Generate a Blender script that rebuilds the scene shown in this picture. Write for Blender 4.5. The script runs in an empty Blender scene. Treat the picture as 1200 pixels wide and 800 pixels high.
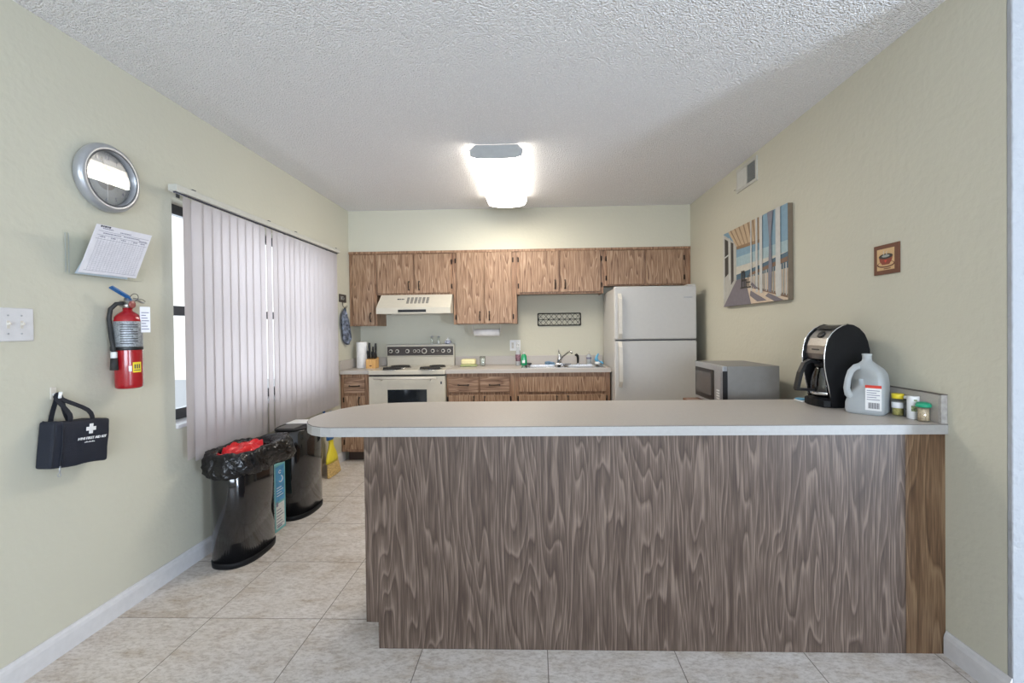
import bpy, bmesh, math, random
from mathutils import Vector, Matrix
from math import sin, cos, pi, radians

random.seed(7)
COL = bpy.context.scene.collection

# ------------------------------------------------------------------ room numbers (metres)
XL, XR = -2.001, 1.655          # left and right walls
YS, YW = 4.894, 5.20            # cabinet fronts / soffit, back wall
ZC = 2.632                      # ceiling
PH = 0.938                      # worktop height
Y1, Y2 = 1.885, 2.545           # peninsula top front / back
YK = 4.60                       # rear worktop front edge
XFAR, YFRONT = 5.6, -3.2        # rest of the room behind the camera

# ------------------------------------------------------------------ materials
def new_mat(name):
    m = bpy.data.materials.new(name); m.use_nodes = True
    nt = m.node_tree; b = nt.nodes['Principled BSDF']
    return m, nt, b

def N(nt, t, **kw):
    n = nt.nodes.new(t)
    for k, v in kw.items(): setattr(n, k, v)
    return n

def mat(name, col, rough=0.5, metal=0.0, spec=0.5, noise=0.04, nscale=30, bump=0.0, bscale=80, coat=0.0, emit=None, es=0, alpha=None, trans=0.0):
    m, nt, b = new_mat(name)
    tc = N(nt, 'ShaderNodeTexCoord')
    no = N(nt, 'ShaderNodeTexNoise'); no.inputs['Scale'].default_value = nscale; no.inputs['Detail'].default_value = 3
    nt.links.new(tc.outputs['Object'], no.inputs['Vector'])
    cr = N(nt, 'ShaderNodeValToRGB')
    lo = [max(0, c*(1-noise)) for c in col]; hi = [min(1, c*(1+noise)) for c in col]
    cr.color_ramp.elements[0].position = .3; cr.color_ramp.elements[1].position = .7
    cr.color_ramp.elements[0].color = (*lo, 1); cr.color_ramp.elements[1].color = (*hi, 1)
    nt.links.new(no.outputs['Fac'], cr.inputs['Fac'])
    nt.links.new(cr.outputs['Color'], b.inputs['Base Color'])
    b.inputs['Roughness'].default_value = rough; b.inputs['Metallic'].default_value = metal
    b.inputs['Specular IOR Level'].default_value = spec
    b.inputs['Coat Weight'].default_value = coat
    b.inputs['Transmission Weight'].default_value = trans
    if bump:
        n2 = N(nt, 'ShaderNodeTexNoise'); n2.inputs['Scale'].default_value = bscale; n2.inputs['Detail'].default_value = 4
        nt.links.new(tc.outputs['Object'], n2.inputs['Vector'])
        bp = N(nt, 'ShaderNodeBump'); bp.inputs['Strength'].default_value = bump; bp.inputs['Distance'].default_value = .004
        nt.links.new(n2.outputs['Fac'], bp.inputs['Height']); nt.links.new(bp.outputs['Normal'], b.inputs['Normal'])
    if emit:
        b.inputs['Emission Color'].default_value = (*emit, 1); b.inputs['Emission Strength'].default_value = es
    return m

def wall_mat(name, col, strength=.35, scale=38, dist=.004):
    m, nt, b = new_mat(name)
    tc = N(nt, 'ShaderNodeTexCoord')
    n1 = N(nt, 'ShaderNodeTexNoise'); n1.inputs['Scale'].default_value = scale; n1.inputs['Detail'].default_value = 2
    n2 = N(nt, 'ShaderNodeTexNoise'); n2.inputs['Scale'].default_value = scale*.28; n2.inputs['Detail'].default_value = 2; n2.inputs['Distortion'].default_value = 1.2
    for n in (n1, n2): nt.links.new(tc.outputs['Object'], n.inputs['Vector'])
    ad = N(nt, 'ShaderNodeMath', operation='ADD'); nt.links.new(n1.outputs['Fac'], ad.inputs[0]); nt.links.new(n2.outputs['Fac'], ad.inputs[1])
    bp = N(nt, 'ShaderNodeBump'); bp.inputs['Strength'].default_value = strength; bp.inputs['Distance'].default_value = dist
    nt.links.new(ad.outputs[0], bp.inputs['Height']); nt.links.new(bp.outputs['Normal'], b.inputs['Normal'])
    n3 = N(nt, 'ShaderNodeTexNoise'); n3.inputs['Scale'].default_value = 1.6; nt.links.new(tc.outputs['Object'], n3.inputs['Vector'])
    cr = N(nt, 'ShaderNodeValToRGB'); cr.color_ramp.elements[0].color = (*[c*.97 for c in col], 1); cr.color_ramp.elements[1].color = (*[min(1, c*1.02) for c in col], 1)
    nt.links.new(n3.outputs['Fac'], cr.inputs['Fac']); nt.links.new(cr.outputs['Color'], b.inputs['Base Color'])
    b.inputs['Roughness'].default_value = .75; b.inputs['Specular IOR Level'].default_value = .25
    return m

def popcorn_mat():
    m, nt, b = new_mat('popcorn_ceiling')
    tc = N(nt, 'ShaderNodeTexCoord')
    v = N(nt, 'ShaderNodeTexVoronoi'); v.inputs['Scale'].default_value = 120
    n = N(nt, 'ShaderNodeTexNoise'); n.inputs['Scale'].default_value = 95; n.inputs['Detail'].default_value = 3
    for q in (v, n): nt.links.new(tc.outputs['Object'], q.inputs['Vector'])
    su = N(nt, 'ShaderNodeMath', operation='SUBTRACT'); nt.links.new(n.outputs['Fac'], su.inputs[0]); nt.links.new(v.outputs['Distance'], su.inputs[1])
    bp = N(nt, 'ShaderNodeBump'); bp.inputs['Strength'].default_value = 1; bp.inputs['Distance'].default_value = .0085
    nt.links.new(su.outputs[0], bp.inputs['Height']); nt.links.new(bp.outputs['Normal'], b.inputs['Normal'])
    cr = N(nt, 'ShaderNodeValToRGB'); cr.color_ramp.elements[0].position = .05; cr.color_ramp.elements[1].position = .32; cr.color_ramp.elements[0].color = (.84, .83, .835, 1); cr.color_ramp.elements[1].color = (.95, .94, .94, 1)  # bump pits tinted darker, their shade put into the base colour
    nt.links.new(su.outputs[0], cr.inputs['Fac']); nt.links.new(cr.outputs['Color'], b.inputs['Base Color'])
    b.inputs['Roughness'].default_value = .9; b.inputs['Specular IOR Level'].default_value = .1
    return m

def wood_mat(name, dark, mid, light, horiz=False, rough=.45, seed=0.0, k=1.0):
    """vinyl-faced cabinet board: long cathedral grain with fine pores"""
    m, nt, b = new_mat(name)
    tc = N(nt, 'ShaderNodeTexCoord'); sp = N(nt, 'ShaderNodeSeparateXYZ'); nt.links.new(tc.outputs['Object'], sp.inputs[0])
    ad = N(nt, 'ShaderNodeMath', operation='ADD'); nt.links.new(sp.outputs['X'], ad.inputs[0]); nt.links.new(sp.outputs['Y'], ad.inputs[1])
    across, along = (sp.outputs['Z'], ad.outputs[0]) if horiz else (ad.outputs[0], sp.outputs['Z'])
    def vec(sa, sl, off):
        a = N(nt, 'ShaderNodeMath', operation='MULTIPLY_ADD'); a.inputs[1].default_value = sa; a.inputs[2].default_value = off
        l = N(nt, 'ShaderNodeMath', operation='MULTIPLY_ADD'); l.inputs[1].default_value = sl; l.inputs[2].default_value = off*.7
        nt.links.new(across, a.inputs[0]); nt.links.new(along, l.inputs[0])
        c = N(nt, 'ShaderNodeCombineXYZ'); nt.links.new(a.outputs[0], c.inputs[0]); nt.links.new(l.outputs[0], c.inputs[1]); c.inputs[2].default_value = seed
        return c.outputs[0]
    def noise(v, detail=2, dist=0.0):
        n = N(nt, 'ShaderNodeTexNoise'); n.inputs['Scale'].default_value = 1; n.inputs['Detail'].default_value = detail; n.inputs['Distortion'].default_value = dist
        nt.links.new(v, n.inputs['Vector']); return n.outputs['Fac']
    big = noise(vec(7*k, .72*k, 3.1), 1.3, .0)
    w = N(nt, 'ShaderNodeMath', operation='MULTIPLY'); w.inputs[1].default_value = 12.0; nt.links.new(big, w.inputs[0])
    x5 = N(nt, 'ShaderNodeMath', operation='MULTIPLY_ADD'); x5.inputs[1].default_value = 18*k; nt.links.new(across, x5.inputs[0]); nt.links.new(w.outputs[0], x5.inputs[2])
    fr = N(nt, 'ShaderNodeMath', operation='FRACT'); nt.links.new(x5.outputs[0], fr.inputs[0])
    r1 = N(nt, 'ShaderNodeValToRGB'); e = r1.color_ramp.elements
    e[0].position = 0; e[0].color = (.25, .25, .25, 1); e[1].position = 1; e[1].color = (.3, .3, .3, 1)
    for p_, c_ in ((.15, .42), (.40, .50), (.60, .62), (.76, .95), (.84, .70), (.92, .12)):
        q = e.new(p_); q.color = (c_, c_, c_, 1)
    nt.links.new(fr.outputs[0], r1.inputs['Fac'])
    med = noise(vec(45*k, 2.2*k, 1.7), 3, .2); fine = noise(vec(260, 7, 5.3), 2)
    s1 = N(nt, 'ShaderNodeMath', operation='MULTIPLY'); s1.inputs[1].default_value = .34; nt.links.new(r1.outputs['Color'], s1.inputs[0])
    s2 = N(nt, 'ShaderNodeMath', operation='MULTIPLY_ADD'); s2.inputs[1].default_value = .50; nt.links.new(med, s2.inputs[0]); nt.links.new(s1.outputs[0], s2.inputs[2])
    s3 = N(nt, 'ShaderNodeMath', operation='MULTIPLY_ADD'); s3.inputs[1].default_value = .62; nt.links.new(fine, s3.inputs[0]); nt.links.new(s2.outputs[0], s3.inputs[2])
    cr = N(nt, 'ShaderNodeValToRGB'); e = cr.color_ramp.elements
    e[0].position = .50; e[0].color = (*dark, 1); e[1].position = .94; e[1].color = (*light, 1)
    q = e.new(.70); q.color = (*mid, 1)
    nt.links.new(s3.outputs[0], cr.inputs['Fac']); nt.links.new(cr.outputs['Color'], b.inputs['Base Color'])
    b.inputs['Roughness'].default_value = rough; b.inputs['Specular IOR Level'].default_value = .35
    return m

def tile_mat():
    m, nt, b = new_mat('travertine_tile')
    tc = N(nt, 'ShaderNodeTexCoord')
    mp = N(nt, 'ShaderNodeMapping'); mp.inputs['Location'].default_value = (.188+.5247*8, -2.132+.5208*16, 0)
    nt.links.new(tc.outputs['Object'], mp.inputs['Vector'])
    br = N(nt, 'ShaderNodeTexBrick'); br.offset = 0; br.squash = 1
    br.inputs['Scale'].default_value = 1; br.inputs['Brick Width'].default_value = .5247; br.inputs['Row Height'].default_value = .5208
    br.inputs['Mortar Size'].default_value = .0022; br.inputs['Mortar Smooth'].default_value = .3; br.inputs['Bias'].default_value = 0
    br.inputs['Color1'].default_value = (.0, .0, .0, 1); br.inputs['Color2'].default_value = (1, 1, 1, 1); br.inputs['Mortar'].default_value = (.5, .5, .5, 1)
    nt.links.new(mp.outputs[0], br.inputs['Vector'])
    n1 = N(nt, 'ShaderNodeTexNoise'); n1.inputs['Scale'].default_value = 5.5; n1.inputs['Detail'].default_value = 8; n1.inputs['Roughness'].default_value = .68; n1.inputs['Distortion'].default_value = .5
    n2 = N(nt, 'ShaderNodeTexNoise'); n2.inputs['Scale'].default_value = 45; n2.inputs['Detail'].default_value = 6; n2.inputs['Roughness'].default_value = .7
    mp2 = N(nt, 'ShaderNodeMapping'); mp2.inputs['Scale'].default_value = (1, 2.0, 1); nt.links.new(tc.outputs['Object'], mp2.inputs['Vector'])
    # every tile gets its own slice of the stone
    va = N(nt, 'ShaderNodeVectorMath', operation='MULTIPLY_ADD'); va.inputs[1].default_value = (7, 7, 7)
    nt.links.new(br.outputs['Color'], va.inputs[0]); nt.links.new(mp2.outputs[0], va.inputs[2])
    nt.links.new(va.outputs[0], n1.inputs['Vector']); nt.links.new(mp2.outputs[0], n2.inputs['Vector'])
    r1 = N(nt, 'ShaderNodeValToRGB'); e = r1.color_ramp.elements
    e[0].position = .30; e[0].color = (.46, .385, .31, 1); e[1].position = .70; e[1].color = (.68, .64, .61, 1)
    q = e.new(.46); q.color = (.60, .55, .505, 1)
    nt.links.new(n1.outputs['Fac'], r1.inputs['Fac'])
    r2 = N(nt, 'ShaderNodeValToRGB'); e = r2.color_ramp.elements
    e[0].position = .36; e[0].color = (.62, .58, .54, 1); e[1].position = .56; e[1].color = (1, 1, 1, 1)
    nt.links.new(n2.outputs['Fac'], r2.inputs['Fac'])
    mu = N(nt, 'ShaderNodeMixRGB', blend_type='MULTIPLY'); mu.inputs[0].default_value = .8
    nt.links.new(r1.outputs['Color'], mu.inputs[1]); nt.links.new(r2.outputs['Color'], mu.inputs[2])
    mx = N(nt, 'ShaderNodeMixRGB'); nt.links.new(br.outputs['Fac'], mx.inputs[0]); nt.links.new(mu.outputs[0], mx.inputs[1]); mx.inputs[2].default_value = (.17, .145, .12, 1)
    nt.links.new(mx.outputs[0], b.inputs['Base Color'])
    inv = N(nt, 'ShaderNodeMath', operation='MULTIPLY_ADD'); inv.inputs[1].default_value = -1; nt.links.new(br.outputs['Fac'], inv.inputs[0])
    s = N(nt, 'ShaderNodeMath', operation='MULTIPLY'); s.inputs[1].default_value = .35; nt.links.new(n2.outputs['Fac'], s.inputs[0]); nt.links.new(s.outputs[0], inv.inputs[2])
    bp = N(nt, 'ShaderNodeBump'); bp.inputs['Strength'].default_value = .4; bp.inputs['Distance'].default_value = .003
    nt.links.new(inv.outputs[0], bp.inputs['Height']); nt.links.new(bp.outputs['Normal'], b.inputs['Normal'])
    b.inputs['Roughness'].default_value = .42; b.inputs['Specular IOR Level'].default_value = .4
    return m

def slat_mat():
    m, nt, b = new_mat('blind_vinyl')
    out = nt.nodes['Material Output']
    b.inputs['Base Color'].default_value = (.60, .56, .565, 1); b.inputs['Roughness'].default_value = .5
    tr = N(nt, 'ShaderNodeBsdfTranslucent'); tr.inputs['Color'].default_value = (.8, .78, .78, 1)
    mx = N(nt, 'ShaderNodeMixShader'); mx.inputs[0].default_value = .12
    nt.links.new(b.outputs[0], mx.inputs[1]); nt.links.new(tr.outputs[0], mx.inputs[2]); nt.links.new(mx.outputs[0], out.inputs[0])
    tc = N(nt, 'ShaderNodeTexCoord'); n = N(nt, 'ShaderNodeTexNoise'); n.inputs['Scale'].default_value = 120
    nt.links.new(tc.outputs['Object'], n.inputs['Vector'])
    bp = N(nt, 'ShaderNodeBump'); bp.inputs['Strength'].default_value = .1; bp.inputs['Distance'].default_value = .001
    nt.links.new(n.outputs['Fac'], bp.inputs['Height']); nt.links.new(bp.outputs['Normal'], b.inputs['Normal'])
    return m

def glass_mat(name, tint=(1, 1, 1), refl=.12, rough=.02):
    m = bpy.data.materials.new(name); m.use_nodes = True; nt = m.node_tree; nt.nodes.clear()
    out = N(nt, 'ShaderNodeOutputMaterial'); t = N(nt, 'ShaderNodeBsdfTransparent'); g = N(nt, 'ShaderNodeBsdfGlossy')
    t.inputs[0].default_value = (*tint, 1); g.inputs['Roughness'].default_value = rough
    fr = N(nt, 'ShaderNodeLayerWeight'); fr.inputs['Blend'].default_value = .5
    pw = N(nt, 'ShaderNodeMath', operation='POWER'); pw.inputs[1].default_value = 5; nt.links.new(fr.outputs['Facing'], pw.inputs[0])
    ad = N(nt, 'ShaderNodeMath', operation='MULTIPLY_ADD'); ad.inputs[1].default_value = .7; ad.inputs[2].default_value = refl+.03; ad.use_clamp = True
    nt.links.new(pw.outputs[0], ad.inputs[0])
    mx = N(nt, 'ShaderNodeMixShader'); nt.links.new(ad.outputs[0], mx.inputs[0]); nt.links.new(t.outputs[0], mx.inputs[1]); nt.links.new(g.outputs[0], mx.inputs[2])
    nt.links.new(mx.outputs[0], out.inputs[0]); return m

def film_mat():
    """crinkled black bin liner"""
    m, nt, b = new_mat('bin_liner_film')
    b.inputs['Base Color'].default_value = (.006, .006, .007, 1); b.inputs['Roughness'].default_value = .20
    tc = N(nt, 'ShaderNodeTexCoord'); n = N(nt, 'ShaderNodeTexNoise'); n.inputs['Scale'].default_value = 11; n.inputs['Detail'].default_value = 2.5; n.inputs['Distortion'].default_value = 2.5
    nt.links.new(tc.outputs['Object'], n.inputs['Vector'])
    bp = N(nt, 'ShaderNodeBump'); bp.inputs['Strength'].default_value = .8; bp.inputs['Distance'].default_value = .025
    nt.links.new(n.outputs['Fac'], bp.inputs['Height']); nt.links.new(bp.outputs['Normal'], b.inputs['Normal'])
    return m

M = {}
M['wall'] = wall_mat('painted_wall', (.555, .535, .440))
M['wallwhite'] = wall_mat('white_stucco', (.36, .37, .39), .8, 30, .008)
M['ceil'] = popcorn_mat()
M['tile'] = tile_mat()
M['trim'] = mat('white_trim', (.62, .61, .62), .45)
M['wood'] = wood_mat('cabinet_wood', (.105, .052, .028), (.265, .155, .092), (.43, .29, .19), k=1.55)
M['woodh'] = wood_mat('cabinet_wood_crossgrain', (.10, .05, .028), (.225, .13, .082), (.37, .245, .163), k=1.4, horiz=True, seed=4)
M['frame'] = wood_mat('face_frame_wood', (.12, .06, .033), (.255, .14, .08), (.40, .25, .155), seed=8)
M['panel'] = wood_mat('peninsula_panel_wood', (.043, .026, .019), (.074, .050, .037), (.172, .126, .098), seed=2, k=1.5, rough=.38)
M['strip'] = wood_mat('shaded_panel_wood', (.055, .029, .015), (.115, .065, .034), (.20, .128, .072), seed=6)  # browner panel wood, the wall end's shadow put into its colour
M['gap'] = mat('dark_toe_kick_wood', (.045, .025, .016), .7)  # dark brown wood of the toe kicks
M['bronze'] = mat('aged_bronze', (.035, .022, .015), .4, .6)
M['lam'] = mat('beige_laminate', (.45, .408, .368), .38, noise=.05, nscale=160)
M['edge'] = mat('pale_laminate_edge', (.33, .322, .31), .4, noise=.04, nscale=60)
M['line'] = mat('dark_seam', (.12, .10, .09), .6)
M['stove'] = mat('almond_enamel', (.55, .51, .425), .25, spec=.5, noise=.02)
M['fridge'] = mat('white_enamel', (.50, .485, .465), .35, noise=.015, bump=.06, bscale=300)
M['ivory'] = mat('ivory_plastic', (.62, .58, .51), .35, noise=.03)
M['vent'] = mat('vent_paint', (.50, .49, .44), .5)
M['ovenglass'] = mat('dark_oven_glass', (.015, .018, .022), .08)
M['ctrl'] = mat('brown_black_panel', (.05, .04, .035), .3)
M['black'] = mat('black_plastic', (.012, .012, .013), .35)
M['satinblack'] = mat('satin_black', (.008, .008, .009), .5, spec=.2)
M['gloss'] = mat('glossy_black', (.008, .008, .009), .12, coat=.5)
M['rubber'] = mat('black_rubber', (.02, .02, .02), .6)
M['chrome'] = mat('chrome', (.72, .72, .73), .15, 1)
M['steel'] = mat('brushed_steel', (.50, .49, .48), .32, 1, noise=.06, nscale=90)
M['mwgrey'] = mat('grey_painted_steel', (.25, .24, .225), .5, .1)
M['mwglass'] = mat('microwave_window', (.10, .10, .10), .15)
M['silver'] = mat('silver_plastic', (.42, .43, .45), .3, .5)
M['darkgrey'] = mat('dark_grey', (.06, .06, .065), .5)
M['white'] = mat('white_plastic', (.78, .78, .78), .4)
M['paper'] = mat('white_paper', (.76, .75, .80), .8)
M['bluepaper'] = mat('pale_blue_paper', (.60, .68, .76), .8)
M['ink'] = mat('grey_ink', (.22, .22, .30), .8)
M['dark_ink'] = mat('dark_ink', (.05, .05, .07), .8)
M['tissue'] = mat('paper_towel', (.80, .78, .76), .95, bump=.3, bscale=120)
M['face'] = mat('clock_face', (.50, .51, .505), .6)
M['red'] = mat('red_enamel', (.33, .006, .012), .22, coat=.4)
M['label'] = mat('silver_label', (.30, .32, .34), .4, .4, noise=.35, nscale=140)
M['yellow'] = mat('yellow', (.78, .62, .03), .5)
M['yellowplastic'] = mat('yellow_plastic', (.72, .60, .03), .45)
M['blue'] = mat('blue_plastic', (.015, .10, .28), .4)
M['navy'] = mat('navy_nylon', (.007, .010, .021), .7, bump=.25, bscale=260)
M['navystrap'] = mat('navy_strap', (.008, .010, .018), .75, bump=.3, bscale=400)
M['straw'] = mat('broom_straw', (.52, .36, .14), .9, noise=.35, nscale=90)
M['redfilm'] = mat('red_plastic_film', (.62, .008, .014), .3, bump=1, bscale=35)
M['liner'] = film_mat()
M['boxblue'] = mat('printed_blue_card', (.06, .27, .50), .45, noise=.25, nscale=25)
M['boxteal'] = mat('printed_teal_card', (.16, .42, .44), .45)
M['boxwhite'] = mat('printed_white_card', (.62, .64, .62), .5, noise=.12, nscale=90)
M['slat'] = slat_mat()
M['windowframe'] = mat('bronze_aluminium', (.05, .052, .055), .45, .4)
M['glass'] = glass_mat('window_glass', (1, 1, 1), .0)
M['clockglass'] = glass_mat('clock_glass', (1, 1, 1), .04, .01)
M['clearplastic'] = glass_mat('clear_acrylic', (.985, .99, .985), -.02, .2)
M['jarglass'] = glass_mat('jar_glass', (.93, .95, .93), .05, .05)
M['smokeglass'] = glass_mat('carafe_glass', (.45, .47, .50), .10, .03)
M['diffuser'] = mat('lamp_diffuser', (.9, .9, .9), .5, emit=(1.0, .93, .82), es=18.5)
M['lampside'] = mat('lamp_side_lip', (.8, .8, .78), .5, emit=(1.0, .93, .82), es=6.0)
M['metalwhite'] = mat('white_metal', (.70, .70, .70), .45)
M['caps'] = mat('lamp_end_cap', (.33, .33, .32), .5)
M['green'] = mat('green_soap', (.01, .30, .12), .2, coat=.5)
M['greenlid'] = mat('green_lid', (.01, .30, .16), .35)
M['wire'] = mat('black_iron', (.018, .016, .015), .5, .5)
M['blockwood'] = wood_mat('knife_block_wood', (.40, .20, .06), (.60, .33, .11), (.72, .43, .17), seed=3)
M['standwood'] = wood_mat('stand_wood', (.09, .04, .03), (.16, .08, .05), (.25, .14, .09), horiz=True, seed=5)
M['yel2'] = mat('pale_yellow_foam', (.76, .68, .38), .8, bump=.4)
M['sage'] = mat('sage_tray', (.32, .36, .16), .4)
M['toothpick'] = mat('toothpicks', (.66, .52, .36), .8, noise=.2, nscale=180)
M['spice'] = mat('jar_contents', (.42, .36, .12), .8, noise=.4, nscale=120)
M['milk'] = None
M['outground'] = mat('outdoor_concrete', (.50, .50, .50), .9)
M['clothblue'] = mat('blue_white_cloth', (.30, .34, .44), .9, noise=.95, nscale=26)
M['wallpad'] = mat('dark_plaque', (.05, .04, .035), .6)
M['lightblue'] = mat('light_blue_plastic', (.12, .40, .62), .4)
M['bluecloth'] = mat('blue_grey_cloth', (.17, .27, .38), .9, noise=.3)
M['drain'] = mat('sink_steel', (.42, .40, .38), .25, 1)
M['coil'] = mat('burner_coil', (.03, .028, .026), .5, .3)
# milk jug: thin milky plastic, water behind it
def milk_mat():
    m, nt, b = new_mat('milky_plastic')
    out = nt.nodes['Material Output']
    b.inputs['Base Color'].default_value = (.62, .65, .66, 1); b.inputs['Roughness'].default_value = .35
    tr = N(nt, 'ShaderNodeBsdfTranslucent'); tr.inputs['Color'].default_value = (.85, .9, .95, 1)
    mx = N(nt, 'ShaderNodeMixShader'); mx.inputs[0].default_value = .35
    nt.links.new(b.outputs[0], mx.inputs[1]); nt.links.new(tr.outputs[0], mx.inputs[2])
    tp = N(nt, 'ShaderNodeBsdfTransparent'); mx2 = N(nt, 'ShaderNodeMixShader'); mx2.inputs[0].default_value = .22
    nt.links.new(mx.outputs[0], mx2.inputs[1]); nt.links.new(tp.outputs[0], mx2.inputs[2]); nt.links.new(mx2.outputs[0], out.inputs[0])
    return m
M['milk'] = milk_mat()
# picture inks
for k_, c_ in dict(p_sky=(.19, .31, .40), p_sky2=(.32, .43, .46), p_cream=(.52, .49, .42), p_sea=(.07, .13, .18), p_white=(.50, .50, .48), p_wall=(.42, .41, .37), p_win=(.05, .045, .04),
                   p_floor=(.17, .15, .17), p_beam=(.25, .16, .09), p_roof=(.46, .34, .22), p_rail=(.20, .12, .08), p_sand=(.62, .50, .38), p_post=(.18, .18, .22), p_edge=(.16, .12, .08),
                   p_tan=(.55, .36, .18), p_brown=(.13, .045, .02), p_cup=(.22, .035, .015), p_coffee=(.02, .012, .01), p_grey=(.30, .32, .30), p_red=(.60, .05, .03)).items():
    M[k_] = mat(k_, c_, .6, noise=.06)

# ------------------------------------------------------------------ mesh helpers
def bm_new(): return bmesh.new()

def add_box(bm, x0, x1, y0, y1, z0, z1, bev=0.0, seg=2, mi=0, rot=None, piv=None):
    r = bmesh.ops.create_cube(bm, size=1)
    vs = r['verts']
    for v in vs:
        v.co = Vector(((x0+x1)/2 + v.co.x*(x1-x0), (y0+y1)/2 + v.co.y*(y1-y0), (z0+z1)/2 + v.co.z*(z1-z0)))
    if rot is not None:
        bmesh.ops.rotate(bm, verts=vs, cent=Vector(piv if piv else ((x0+x1)/2, (y0+y1)/2, (z0+z1)/2)), matrix=rot)
    fs = list({f for v in vs for f in v.link_faces})
    for f in fs: f.material_index = mi
    if bev > 0:
        es = list({e for v in vs for e in v.link_edges})
        rr = bmesh.ops.bevel(bm, geom=es, offset=bev, segments=seg, profile=.5, affect='EDGES')
        for f in rr['faces']: f.material_index = mi; f.smooth = True
    return bm

def add_cyl(bm, p0, p1, r0, r1=None, n=20, caps=True, mi=0, smooth=True):
    r1 = r0 if r1 is None else r1
    p0, p1 = Vector(p0), Vector(p1); d = (p1-p0); L = d.length; d.normalize()
    a = Vector((0, 0, 1)) if abs(d.z) < .9 else Vector((1, 0, 0))
    u = d.cross(a).normalized(); w = d.cross(u).normalized()
    A = [bm.verts.new(p0 + (u*cos(2*pi*i/n) + w*sin(2*pi*i/n))*r0) for i in range(n)]
    B = [bm.verts.new(p1 + (u*cos(2*pi*i/n) + w*sin(2*pi*i/n))*r1) for i in range(n)]
    for i in range(n):
        f = bm.faces.new((A[i], A[(i+1) % n], B[(i+1) % n], B[i])); f.smooth = smooth; f.material_index = mi
    if caps:
        for q in (A[::-1], B):
            f = bm.faces.new(q); f.material_index = mi
    return bm

def add_tube(bm, pts, r, n=10, closed=False, mi=0, flat=None):
    """swept round (or flat strap when flat=(w,t,up)) section along points"""
    pts = [Vector(p) for p in pts]; m = len(pts); rings = []
    prev = None
    for i, p in enumerate(pts):
        if closed: t = pts[(i+1) % m] - pts[i-1]
        else: t = pts[min(i+1, m-1)] - pts[max(i-1, 0)]
        t.normalize()
        if flat: u = Vector(flat[2]).normalized(); u = (u - t*u.dot(t)).normalized()
        elif prev is None:
            a = Vector((0, 0, 1)) if abs(t.z) < .9 else Vector((1, 0, 0)); u = t.cross(a).normalized()
        else: u = (prev - t*prev.dot(t)).normalized()
        prev = u; w = t.cross(u).normalized()
        rr = r[i] if isinstance(r, (list, tuple)) else r
        if flat:
            ring = [p + u*a_*flat[0]/2 + w*b_*flat[1]/2 for a_, b_ in ((-1, -1), (1, -1), (1, 1), (-1, 1))]
        else: ring = [p + (u*cos(2*pi*k/n) + w*sin(2*pi*k/n))*rr for k in range(n)]
        rings.append([bm.verts.new(c) for c in ring])
    k = len(rings[0])
    for i in range(m if closed else m-1):
        A, B = rings[i], rings[(i+1) % m]
        for j in range(k):
            f = bm.faces.new((A[j], A[(j+1) % k], B[(j+1) % k], B[j])); f.smooth = not flat; f.material_index = mi
    if not closed:
        for q in (rings[0][::-1], rings[-1]):
            f = bm.faces.new(q); f.material_index = mi
    return bm

def add_lathe(bm, prof, c, n=28, mi=0, axis='z', sharp=False, caps=True):
    """prof: (radius, height) list; axis z through c (or x: along +x)"""
    c = Vector(c); rings = []
    for r, h in prof:
        if axis == 'z': ring = [c + Vector((r*cos(2*pi*i/n), r*sin(2*pi*i/n), h)) for i in range(n)]
        elif axis == 'x': ring = [c + Vector((h, r*cos(2*pi*i/n), r*sin(2*pi*i/n))) for i in range(n)]
        else: ring = [c + Vector((r*sin(2*pi*i/n), h, r*cos(2*pi*i/n))) for i in range(n)]
        rings.append([bm.verts.new(v) for v in ring])
    for A, B in zip(rings, rings[1:]):
        for j in range(n):
            f = bm.faces.new((A[j], A[(j+1) % n], B[(j+1) % n], B[j])); f.smooth = not sharp; f.material_index = mi
    for q in ((rings[0][::-1], rings[-1]) if caps else ()):
        if (q[0].co - q[n//2].co).length > 1e-5:
            f = bm.faces.new(q); f.material_index = mi
    return bm

def add_prism(bm, poly, axis, a, b, mi=0, bev=0.0, seg=2):
    """poly in the two other axes (order: x->(y,z), y->(x,z), z->(x,y)) extruded a..b"""
    def P3(q, t): return {'x': (t, q[0], q[1]), 'y': (q[0], t, q[1]), 'z': (q[0], q[1], t)}[axis]
    A = [bm.verts.new(P3(q, a)) for q in poly]; B = [bm.verts.new(P3(q, b)) for q in poly]; n = len(poly); fs = []
    for i in range(n): fs.append(bm.faces.new((A[i], A[(i+1) % n], B[(i+1) % n], B[i])))
    capA = bm.faces.new(A[::-1]); capB = bm.faces.new(B); fs += [capA, capB]
    for f in fs: f.material_index = mi
    if bev > 0:
        es = list(set(list(capA.edges) + list(capB.edges)))
        r = bmesh.ops.bevel(bm, geom=es, offset=bev, segments=seg, profile=.5, affect='EDGES')
        for f in r['faces']: f.smooth = True; f.material_index = mi
    return bm

def add_poly(bm, pts, mi=0):
    f = bm.faces.new([bm.verts.new(p) for p in pts]); f.material_index = mi; return f

def add_patch(bm, c, r, a0, a1, z0, z1, n=10, mi=0, th=.0):
    c = Vector(c)
    P = lambda a, z, rr: c + Vector((rr*cos(a), rr*sin(a), z))
    V = [[bm.verts.new(P(a0+(a1-a0)*i/n, z, r)) for i in range(n+1)] for z in (z0, z1)]
    for i in range(n):
        f = bm.faces.new((V[0][i], V[0][i+1], V[1][i+1], V[1][i])); f.smooth = True; f.material_index = mi
    return bm

def mark(o, label=None, cat=None, group=None, kind=None):
    if label: o['label'] = label
    if cat: o['category'] = cat
    if group: o['group'] = group
    if kind: o['kind'] = kind
    return o

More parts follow.
